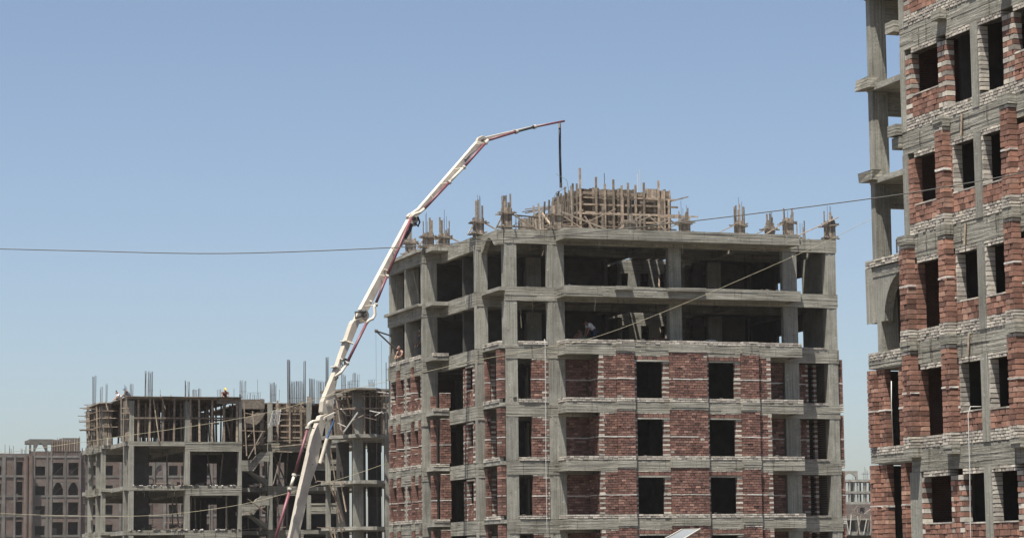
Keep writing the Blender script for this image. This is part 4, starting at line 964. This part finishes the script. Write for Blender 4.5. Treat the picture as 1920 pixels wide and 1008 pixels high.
a5 = arm('fifth_arm', [(900, 268), (903, 260), (912, 256), (990, 238), (1056, 225.5), (1060, 227), (1056, 229), (994, 242), (935, 256.5), (915, 263), (907, 270)], .14, -.04)
# pivots, links and rams
pin(616, 756, .17, -.02, .05, 'pivot_boss', parent=a2); pin(616, 756, .08, .03, .03, 'pivot_pin', parent=a2)
lk = arm('link_plate', [(607, 786), (608, 781), (627, 772), (631, 773), (631, 779), (613, 790), (608, 790)], .06, .1)
pin(611, 786, .06, .1, .04, 'link_pin', 'steel', lk); pin(628, 776, .07, .1, .04, 'link_pin', 'steel', lk)
MB().tube([BP(626, 787, .05), BP(613, 822, .05)], .06, 10).build('ram_rod', 'blue_paint', T); MB().tube([BP(613, 822, .05), BP(600, 868, .05)], .09, 12).build('ram_barrel', 'cream_paint', T)
for x, y in ((604, 868), (591, 904), (573, 946), (586, 870)): pin(x, y, .03, .0, .02, 'bolt', 'steel', a1)
k2 = arm('knuckle', [(664, 602), (672, 584), (688, 578), (693, 590), (690, 602), (678, 606)], .2, -.1); pin(683, 591, .1, -.04, .12, 'pivot_pin', 'steel', k2)
MB().tube([BP(686, 584, 0), BP(666, 585, .05), BP(667, 596, .05), BP(684, 590, 0)], .05, 8).build('hydraulic_hose', 'rubber', T, smooth=True)
MB().tube([BP(682, 566, -.24), BP(691, 563, -.1), BP(697, 566, .03)], .06, 8).build('clamp_lug', 'cream_paint', T)
MB().tube([BP(748, 446, -.2), BP(756, 444, -.05)], .07, 8).build('clamp_lug', 'cream_paint', T)
k3 = arm('knuckle', [(765, 405), (770, 399), (782, 402), (786, 410), (780, 424), (768, 420)], .2, -.06); pin(775, 410, .1, -.02, .12, 'pivot_pin', 'steel', k3)
MB().tube([BP(772, 420, .1), BP(768, 432, .1), BP(759, 447, .1)], .09, 10).build('ram_barrel', 'rubber', T); MB().tube([BP(759, 447, .1), BP(752, 462, .1)], .05, 8).build('ram_rod', 'chrome', T)
MB().tube([BP(783, 406, .1), BP(787, 416, .12), BP(784, 424, .1), BP(778, 418, .1)], .05, 8).build('hydraulic_hose', 'rubber', T, smooth=True)
k4 = arm('knuckle', [(893, 268), (897, 258), (906, 254), (913, 258), (912, 268), (902, 272)], .16, -.04); pin(904, 263, .07, 0, .1, 'pivot_pin', 'steel', k4)
MB().tube([BP(880, 291, .03), BP(893, 281, .03), BP(903, 272, .03)], .035, 8).build('ram_rod', 'steel', T); MB().tube([BP(872, 300, .03), BP(881, 290, .03)], .06, 8).build('ram_barrel', 'steel', T)
for x, y, w in ((652, 640, .05), (637, 672, .05), (720, 505, .05)): MB().tube([BP(x, y, .02), BP(x + 10, y + 4, .1)], w, 6).build('pipe_bracket', 'cream_paint', T)
# delivery pipe, in flanged lengths
pipe([(513, 1020), (543, 920)], off=.12); pipe([(545, 912), (551, 893)], mat='cream_paint'); pipe([(553, 886), (577, 803)])
pipe([(577, 803), (580, 794), (586, 790), (597, 789)], .085, .1, 'cream_paint')
for x, y in ((544, 916), (552, 890), (577, 802)):
    p = BP(x, y, .14); q = BP(x + 12, y, .02); MB().tube([p, q], .03, 6).build('pipe_bracket', 'cream_paint', T); MB().tube([BP(x - .6, y + 2, .14), BP(x + .6, y - 2, .14)], .13, 10).build('pipe_flange', 'chrome', T)
pipe([(628, 706), (640, 697), (650, 681)], .08, .1, 'cream_paint'); pipe([(650, 681), (687, 606)])
pipe([(687, 606), (692, 600), (699, 597), (703, 590), (702, 575), (704, 570)], .08, .16, 'cream_paint'); pipe([(704, 570), (725, 518)]); pipe([(725, 518), (771, 408)])
pipe([(771, 408), (776, 402), (788, 398), (796, 391)], .075, .14, 'green_sack' if False else 'cream_paint'); pipe([(796, 391), (842, 342)])
pipe([(842, 342), (869, 314)], mat='cream_paint'); pipe([(869, 314), (910, 268)]); pipe([(910, 268), (915, 263)], .09, .14, 'cream_paint'); pipe([(915, 263), (968, 247)], .07)
pipe([(968, 247), (1002, 238)], .07, mat='rubber'); pipe([(1002, 238), (1058, 227)], .06)
for x, y in ((842, 342), (869, 314), (968, 247), (1002, 238), (910, 268), (725, 518), (650, 681), (704, 571)):
    MB().tube([BP(x - 2, y + .6, .15), BP(x + 2, y - .6, .15)], .12, 10).build('pipe_flange', 'chrome', T)
for (x, y, x2, y2) in ((868, 314, 852, 318), (842, 342, 826, 345), (812, 372, 808, 366), (912, 268, 893, 270), (725, 518, 713, 516), (745, 470, 735, 466), (704, 571, 684, 574), (687, 606, 676, 598), (970, 246, 962, 243), (1003, 238, 996, 236), (1033, 232, 1030, 231)):
    MB().tube([BP(x, y, .12), BP(x2, y2, .02)], .03, 6).build('pipe_bracket', 'cream_paint', T)
for x, y in ((634, 688), (652, 640)): arm('clamp', [(x - 7, y), (x - 6, y - 3), (x + 3, y - 1), (x + 2, y + 2)], .38, .03, 'chrome')
for k in range(5): MB().tube([BP(628 + 3 * k, 712 - 6 * k, .03), BP(634 + 3 * k, 708 - 6 * k, .06), BP(632 + 3.4 * k, 700 - 6 * k, .03)], .03, 6).build('hydraulic_hose', 'steel', T, smooth=True)
MB().tube([BP(655, 676, .1), BP(646, 672, .16), BP(642, 676, .1)], .05, 8).build('hydraulic_hose', 'rubber', T)
# end hose
MB().tube([BP(1049, 229, .02), BP(1049.5, 240, .02)], .075, 10).build('hose_coupling', 'chrome', T)
MB().tube([BP(1049.5, 240), BP(1050, 290), BP(1051.5, 343)], .07, 10).build('end_hose', 'rubber', T, smooth=True); MB().tube([BP(1051.5, 343), BP(1051.7, 352)], .078, 10).build('hose_tip', 'steel', T)
# pedestal and carrier below the frame
c = BP(536, 1078); gx = Vector((c.x, c.y, 0))
MB().tube([gx + Vector((0, 0, 1.2)), gx + Vector((0, 0, 3.0))], [.7, .5], 16).build('turret', 'cream_paint', T)
ch = MB()
for s in (-1, 1): ch.bar(gx + bn * s * .45 + bd * -7 + Vector((0, 0, 1.05)), gx + bn * s * .45 + bd * 3 + Vector((0, 0, 1.05)), .2, .3)
ch.bar(gx + bd * -7 + Vector((0, 0, 1.25)), gx + bd * 3 + Vector((0, 0, 1.25)), 2.3, .12); ch.build('chassis', 'steel', T)
for s in (-1, 1):
    for a in (-6, -4.6, 1.2): MB().tube([gx + bd * a + bn * s * .85 + Vector((0, 0, .5)), gx + bd * a + bn * s * 1.2 + Vector((0, 0, .5))], .5, 18).build('wheel', 'rubber', T)
    for a, b in ((2.4, 5), (-2, -3.5)): MB().bar(gx + bd * a + bn * s * .9 + Vector((0, 0, .9)), gx + bd * b + bn * s * 3.2 + Vector((0, 0, .7)), .25).bar(gx + bd * b + bn * s * 3.2 + Vector((0, 0, .9)), gx + bd * b + bn * s * 3.2 + Vector((0, 0, .02)), .3).build('outrigger', 'cream_paint', T)
fix_normals(MB().prism([gx + bd * a + bn * 1.15 + Vector((0, 0, z)) for a, z in ((3.2, .6), (3.2, 2.9), (4.6, 2.9), (5.2, 1.7), (5.2, .6))], -bn * 2.3).build('cab', 'cream_paint', T))

# ================================================================== cables, ropes and hoses
def strand(name, label, cat, pts, r, mat, grid=False):
    w = [at_depth(x, y, d) for x, y, d in pts]; out = []
    for i in range(len(w) - 1):
        p0, p1, p2, p3 = w[max(i - 1, 0)], w[i], w[i + 1], w[min(i + 2, len(w) - 1)]
        for k in range(6):
            t = k / 6; out.append(.5 * ((2 * p1) + (p2 - p0) * t + (2 * p0 - 5 * p1 + 4 * p2 - p3) * t * t + (3 * p1 - p0 - 3 * p2 + p3) * t ** 3))
    out.append(w[-1])
    o = MB().tube(out, r, 6).build(name, mat, None, smooth=True); tag(o, label, cat); return o
strand('cable', 'long sagging cable crossing the whole view in front of the sky and the roof', 'cable', [(-60, 465, 70), (150, 470, 69), (420, 475, 68), (735, 464, 66), (900, 452, 65), (1060, 440, 64), (1310, 413, 62), (1635, 372, 60), (1800, 346, 59), (1980, 312, 58)], .013, 'black_cable')
strand('rope', 'yellowish rope rising steeply across the open storeys of the middle block', 'rope', [(-20, 852, 120), (183, 824, 120), (459, 782, 121), (640, 735, 122), (735, 712, 122), (870, 680, 123), (1000, 655, 124), (1115, 632, 124.5), (1280, 570, 125), (1500, 475, 126), (1575, 440, 127), (1640, 408, 128), (1720, 372, 130)], .012, 'rope')
strand('rope', 'lower pale rope sagging past the grey frame to the left flank of the middle block', 'rope', [(-20, 961, 125), (120, 966, 126), (242, 967, 127), (340, 961, 128), (452, 945, 129), (545, 922, 131), (645, 895, 134), (724, 868, 145)], .012, 'rope')
def hang(label, pts, r):
    o = MB().tube([G(*p) for p in pts], r, 8).build('hanging_hose', 'white_hose', None, smooth=True); tag(o, label, 'hose')
u0 = on_v(1022, 640, 1.25)[0]; hang('thin white hose hanging down the middle block beside the front column', [(u0, 1.5, 15.25), (u0, 1.3, 15.28), (u0, 1.25, 15.0), (u0 - .03, 1.22, 12), (u0 - .05, 1.22, 9), (u0 - .05, 1.2, 6), (u0 - .02, 1.2, 3)], .015)
hang('white hose hanging from a window of the brick tower on the right', [(-11.0, -62.45, 7.72), (-11.3, -62.4, 7.72), (-11.35, -62.36, 7.5), (-11.36, -62.36, 6), (-11.36, -62.3, 4.5), (-11.36, -62.3, 2)], .012)
hang('white cord down the corner of the brick tower beside the narrow door', [(-8.2, -51.86, 9.2), (-8.22, -51.86, 8.5), (-8.22, -51.9, 7.2)], .014)

# hoist bracket on the left flank
T = Thing('hoist_bracket', 'black triangular hoist bracket jutting left from the middle block', 'hoist', (-4.6, 17, 15.3))
def OU_(px, py, v): u, z = on_v(px, py, v); return (u, v, z)
tip = OU_(705, 620, 16.4); MB().tube([tip, OU_(733, 629, 16.9)], .045, 8).build('bracket_arm', 'steel', T); MB().tube([tip, OU_(748, 660, 16.6)], .05, 8).build('bracket_strut', 'steel', T); MB().tube([(tip[0] - .06, tip[1], tip[2]), (tip[0] + .1, tip[1], tip[2])], .1, 10).build('pulley', 'steel', T)
for dx in (0, .32): MB().tube([(tip[0] + dx, tip[1] + .02, tip[2] - (0 if dx == 0 else .55)), (tip[0] + dx + .03, tip[1] + .02, .3)], .007, 4).build('hoist_line', 'steel', T)
T = Thing('scaffold_ladder', 'thin steel ladder frame standing at the far left edge of the middle block', 'ladder', (-5.6, 17.6, 12))
for x in (0, .55, .95): u = on_v(724 + x * 10, 700, 17.6)[0]; MB().tube([(u, 17.6, 12), (u, 17.6, 15.3 - .3 * (x > .6) + .4 * (x == .55))], .022, 6).build('stile', 'steel', T)
for z in (14.9, 14.3): MB().tube([(on_v(723, 700, 17.6)[0], 17.58, z), (on_v(735, 700, 17.6)[0], 17.58, z)], .018, 6).build('rung', 'steel', T)

# loose material on the open storey
T = Thing('brick_pile', 'heap of red bricks on a green sack in front of the bending worker', 'bricks', (1.65, 2.2, 15))
for k in range(70):
    a = ru(0, 6.28); r = ru(0, .55); h = max(0, .85 * (1 - r / .62)); z = 15 + h * ru(.35, 1); c = Vector((1.55 + r * math.cos(a) * 1.0, 2.2 + r * math.sin(a) * .6, z))
    d = Vector((math.cos(a * 3), math.sin(a * 3), ru(-.5, .5))).normalized() * .12; MB().bar(c - d, c + d, .12, .11).build('brick', 'red_brick', T)
MB().tube([(1.1, 1.9, 15.02), (1.5, 1.85, 15.3), (2.0, 1.9, 15.25), (2.25, 1.95, 15.02)], [.1, .2, .22, .1], 10).build('sack', 'green_sack', T, smooth=True)
T = Thing('brick_stack', 'small neat stack of red bricks beside the middle front column', 'bricks', (6.1, 2.5, 15))
for i in range(5):
    for k in range(3): MB().box(5.85 + .27 * k, 6.1 + .27 * k, 2.4, 2.65, 15.02 + .11 * i, 15.125 + .11 * i, .006).build('brick', 'red_brick', T)
o = MB().box(*[8.05, 8.6], .5, .9, 15.0, 15.32, .02).build('foam_block', 'white_panel', None)
for vtx in o.data.vertices: vtx.co = G(*vtx.co)
tag(o, 'pale blue-white block lying on the slab edge right of the middle column', 'block')

# tilted panel at the bottom edge
cpt = at_depth(1281, 1000, 58); T = Thing('panel_post', 'tilted pale flat panel on a post poking into the bottom edge', 'panel', (cpt.x, cpt.y, 0), grid=False)
A, B, C_, D_ = at_depth(1225, 1022, 57), at_depth(1279, 992, 58.2), at_depth(1313, 991, 58.2), at_depth(1262, 1022, 57)
nn = (B - A).cross(D_ - A).normalized(); nn = nn if nn.z > 0 else -nn
pn = fix_normals(MB().prism([A, B, C_, D_], -nn * .03).build('panel', 'pale_panel', T))
for p, q in ((A, B), (B, C_), (C_, D_)): MB().bar(p + nn * .004, q + nn * .004, .03, .03).build('panel_edge', 'chrome', T, pn)
mid = (A + B + C_ + D_) / 4; MB().tube([Vector((mid.x, mid.y, 0)), mid - nn * .04], .045, 10).build('post', 'steel', T)

# ================================================================== people
tmp_scene = bpy.data.scenes.new('tmp')
def skin(name, T, verts, edges, radii, mat, sub=2):
    me = bpy.data.meshes.new(name); me.from_pydata(verts, edges, []); me.update()
    o = bpy.data.objects.new(name, me); tmp_scene.collection.objects.link(o)
    sm = o.modifiers.new('skin', 'SKIN'); sm.use_smooth_shade = True
    for i, r in enumerate(radii):
        sv = me.skin_vertices[0].data[i]; sv.radius = (r, r) if isinstance(r, (int, float)) else r; sv.use_root = i == 0
    ss = o.modifiers.new('sub', 'SUBSURF'); ss.levels = sub; ss.render_levels = sub
    tmp_scene.view_layers[0].update(); dg = tmp_scene.view_layers[0].depsgraph; me2 = bpy.data.meshes.new_from_object(o.evaluated_get(dg))
    bpy.data.objects.remove(o); me2.materials.clear(); me2.materials.append(MAT[mat]); me2.name = name
    me2.polygons.foreach_set('use_smooth', [True] * len(me2.polygons))
    o2 = bpy.data.objects.new(name, me2); col.objects.link(o2); o2.parent = T.o; return o2
POSES = {  # x forward, y left, z up: pelvis, chest, neck, head; elbow, hand; knee, ankle, toe
 'bend': dict(pel=(0, 0, .90), che=(.28, 0, 1.16), nek=(.42, 0, 1.26), hed=(.56, 0, 1.31), elb=(.42, .2, .88), hnd=(.52, .14, .62), kne=(.1, .11, .5), ank=(-.02, .12, .08), toe=(.16, .13, .04)),
 'stand': dict(pel=(0, 0, .93), che=(.02, 0, 1.28), nek=(.03, 0, 1.46), hed=(.05, 0, 1.62), elb=(.02, .25, 1.12), hnd=(.16, .24, .9), kne=(.03, .1, .5), ank=(0, .11, .08), toe=(.18, .12, .04)),
 'crouch': dict(pel=(-.1, 0, .36), che=(.1, 0, .68), nek=(.2, 0, .82), hed=(.28, 0, .94), elb=(.28, .24, .52), hnd=(.45, .12, .4), kne=(.28, .16, .48), ank=(.02, .14, .08), toe=(.2, .15, .04))}
def person(label, loc, yaw, pose, shirt, pants, cap=None, capmat=None):
    T = Thing('person', label, 'person', loc, rot=0); T.o.rotation_euler = (0, 0, YAW + yaw)
    p = {k: Vector(v) for k, v in POSES[pose].items()}
    mir = lambda v: Vector((v.x, -v.y, v.z))
    che, nek = p['che'], p['nek']; shl = che.lerp(nek, .62)
    L = lambda s, v: v if s > 0 else mir(v)
    V_ = [p['pel'], p['pel'].lerp(che, .5), che, shl, nek, nek.lerp(p['hed'], .55), p['hed']]; E_ = [(i, i + 1) for i in range(6)]; R_ = [(.15, .12), (.14, .11), (.155, .12), (.12, .1), .055, .075, .098]
    for s in (1, -1):
        sh = shl + Vector((0, .19 * s, -.02)); n = len(V_); e, h = L(s, p['elb']), L(s, p['hnd']); d = (h - e).normalized()
        V_ += [sh, e, h, h + d * .07]; R_ += [.06, .045, .03, (.04, .022)]; E_ += [(3, n), (n, n + 1), (n + 1, n + 2), (n + 2, n + 3)]
        for k in range(5):   # fingers, the thumb from the side of the palm
            sd = Vector((.02, (k - 2) * .017, 0)); b0 = V_[n + 3] + sd * .9 if k else V_[n + 2] + Vector((.03, 0, 0)) + d * .02
            ln = (.05, .06, .068, .062, .05)[k]; i = len(V_); V_ += [b0 + d * ln * .5, b0 + d * ln + Vector((.012, 0, -.006))]; R_ += [.009, .007]; E_ += [(n + 3 if k else n + 2, i), (i, i + 1)]
        n = len(V_); hp = p['pel'] + Vector((0, .09 * s, -.05)); V_ += [hp, L(s, p['kne']), L(s, p['ank'])]; R_ += [.09, .06, .04]; E_ += [(0, n), (n, n + 1), (n + 1, n + 2)]
    skin('body', T, V_, E_, R_, 'skin')
    sv = [p['pel'], p['pel'].lerp(che, .5), che, shl]; se = [(0, 1), (1, 2), (2, 3)]; sr_ = [(.17, .14), (.16, .13), (.18, .145), (.14, .12)]
    for s in (1, -1): sh = shl + Vector((0, .19 * s, -.02)); n = len(sv); sv += [sh, sh.lerp(L(s, p['elb']), .6)]; sr_ += [.08, .068]; se += [(3, n), (n, n + 1)]
    skin('shirt', T, sv, se, sr_, shirt)
    tv = [p['pel']]; te = []; tr = [(.165, .145)]
    for s in (1, -1):
        hp = p['pel'] + Vector((0, .095 * s, -.06)); n = len(tv); k = L(s, p['kne']); a = L(s, p['ank']); tv += [hp, k, a.lerp(k, .12)]; tr += [.115, .08, .062]; te += [(0, n), (n, n + 1), (n + 1, n + 2)]
    skin('trousers', T, tv, te, tr, pants)
    for s in (1, -1): a, t = L(s, p['ank']), L(s, p['toe']); skin('shoe', T, [a + Vector((-.05, 0, -.02)), a + Vector((.03, 0, -.02)), t], [(0, 1), (1, 2)], [.045, .05, .04], 'dark_cloth', 1)
    hd = p['hed']; f = (p['hed'] - nek); f = Vector((f.x, 0, max(f.z, .02))).normalized() if pose != 'stand' else Vector((0, 0, 1))
    fc = Vector((f.z, 0, -f.x))   # direction of the face
    skin('hair', T, [hd - fc * .03 + f * .02, hd - fc * .01 + f * .055, hd + fc * .03 + f * .05], [(0, 1), (1, 2)], [.098, .09, .07], capmat or 'hair', 2)
    if cap: skin('cap_brim', T, [hd + f * .06 + fc * .04, hd + f * .05 + fc * .15], [(0, 1)], [(.08, .012), (.06, .01)], capmat, 1)
    skin('face', T, [hd + fc * .085 + f * .03, hd + fc * .115 - f * .005, hd + fc * .09 - f * .05], [(0, 1), (1, 2)], [.016, .02, .022], 'skin', 1)
person('worker in a white vest bending over the heap of bricks', (2.45, 2.3, 15), math.pi, 'bend', 'white_cloth', 'navy_cloth')
u, z = on_v(748, 680, 15.5); person('worker in a pinkish shirt leaning out at the left edge of the middle block', (-4.2, 15.6, 15.0), math.pi * 1.15, 'crouch', 'pink_cloth', 'khaki_cloth', True, 'pink_cloth')
person('dim figure with pale cap standing in the shade beside the left corner column', (on_v(788, 640, 12.6)[0], 12.6, 15), math.pi, 'stand', 'dark_cloth', 'dark_cloth', True, 'khaki_cloth')
person('worker in a white shirt stooping at the left edge of the timber deck', (on_v(226, 748, 53.5)[0], 53.5, 15.0), math.pi, 'crouch', 'white_cloth', 'dark_cloth')
person('worker with a blue cap crouching on the timber deck', (on_v(241, 742, 52.2)[0], 52.2, 15.13), math.pi * .9, 'crouch', 'dark_cloth', 'dark_cloth', True, 'blue_cap')
person('worker with a yellow helmet and dark red shirt on the timber deck', (on_v(421, 740, 52)[0], 52, 15.13), -math.pi / 2, 'crouch', 'maroon_paint', 'dark_cloth', True, 'yellow_plastic')

bpy.data.scenes.remove(tmp_scene)

# ================================================================== dusty air
hb = MB().box(-9100, 9100, -450, 15100, -1, 27.5).build('haze', 'sand', None); hb['kind'] = 'stuff'
hm = bpy.data.materials.new('dusty_air'); hm.use_nodes = True; ht = hm.node_tree; ht.nodes.clear()
ho = ht.nodes.new('ShaderNodeOutputMaterial'); hv = ht.nodes.new('ShaderNodeVolumePrincipled')
hv.inputs['Color'].default_value = (.95, .93, .92, 1); hv.inputs['Density'].default_value = .00009; hv.inputs['Anisotropy'].default_value = .2
ht.links.new(hv.outputs[0], ho.inputs['Volume']); hb.data.materials.clear(); hb.data.materials.append(hm)
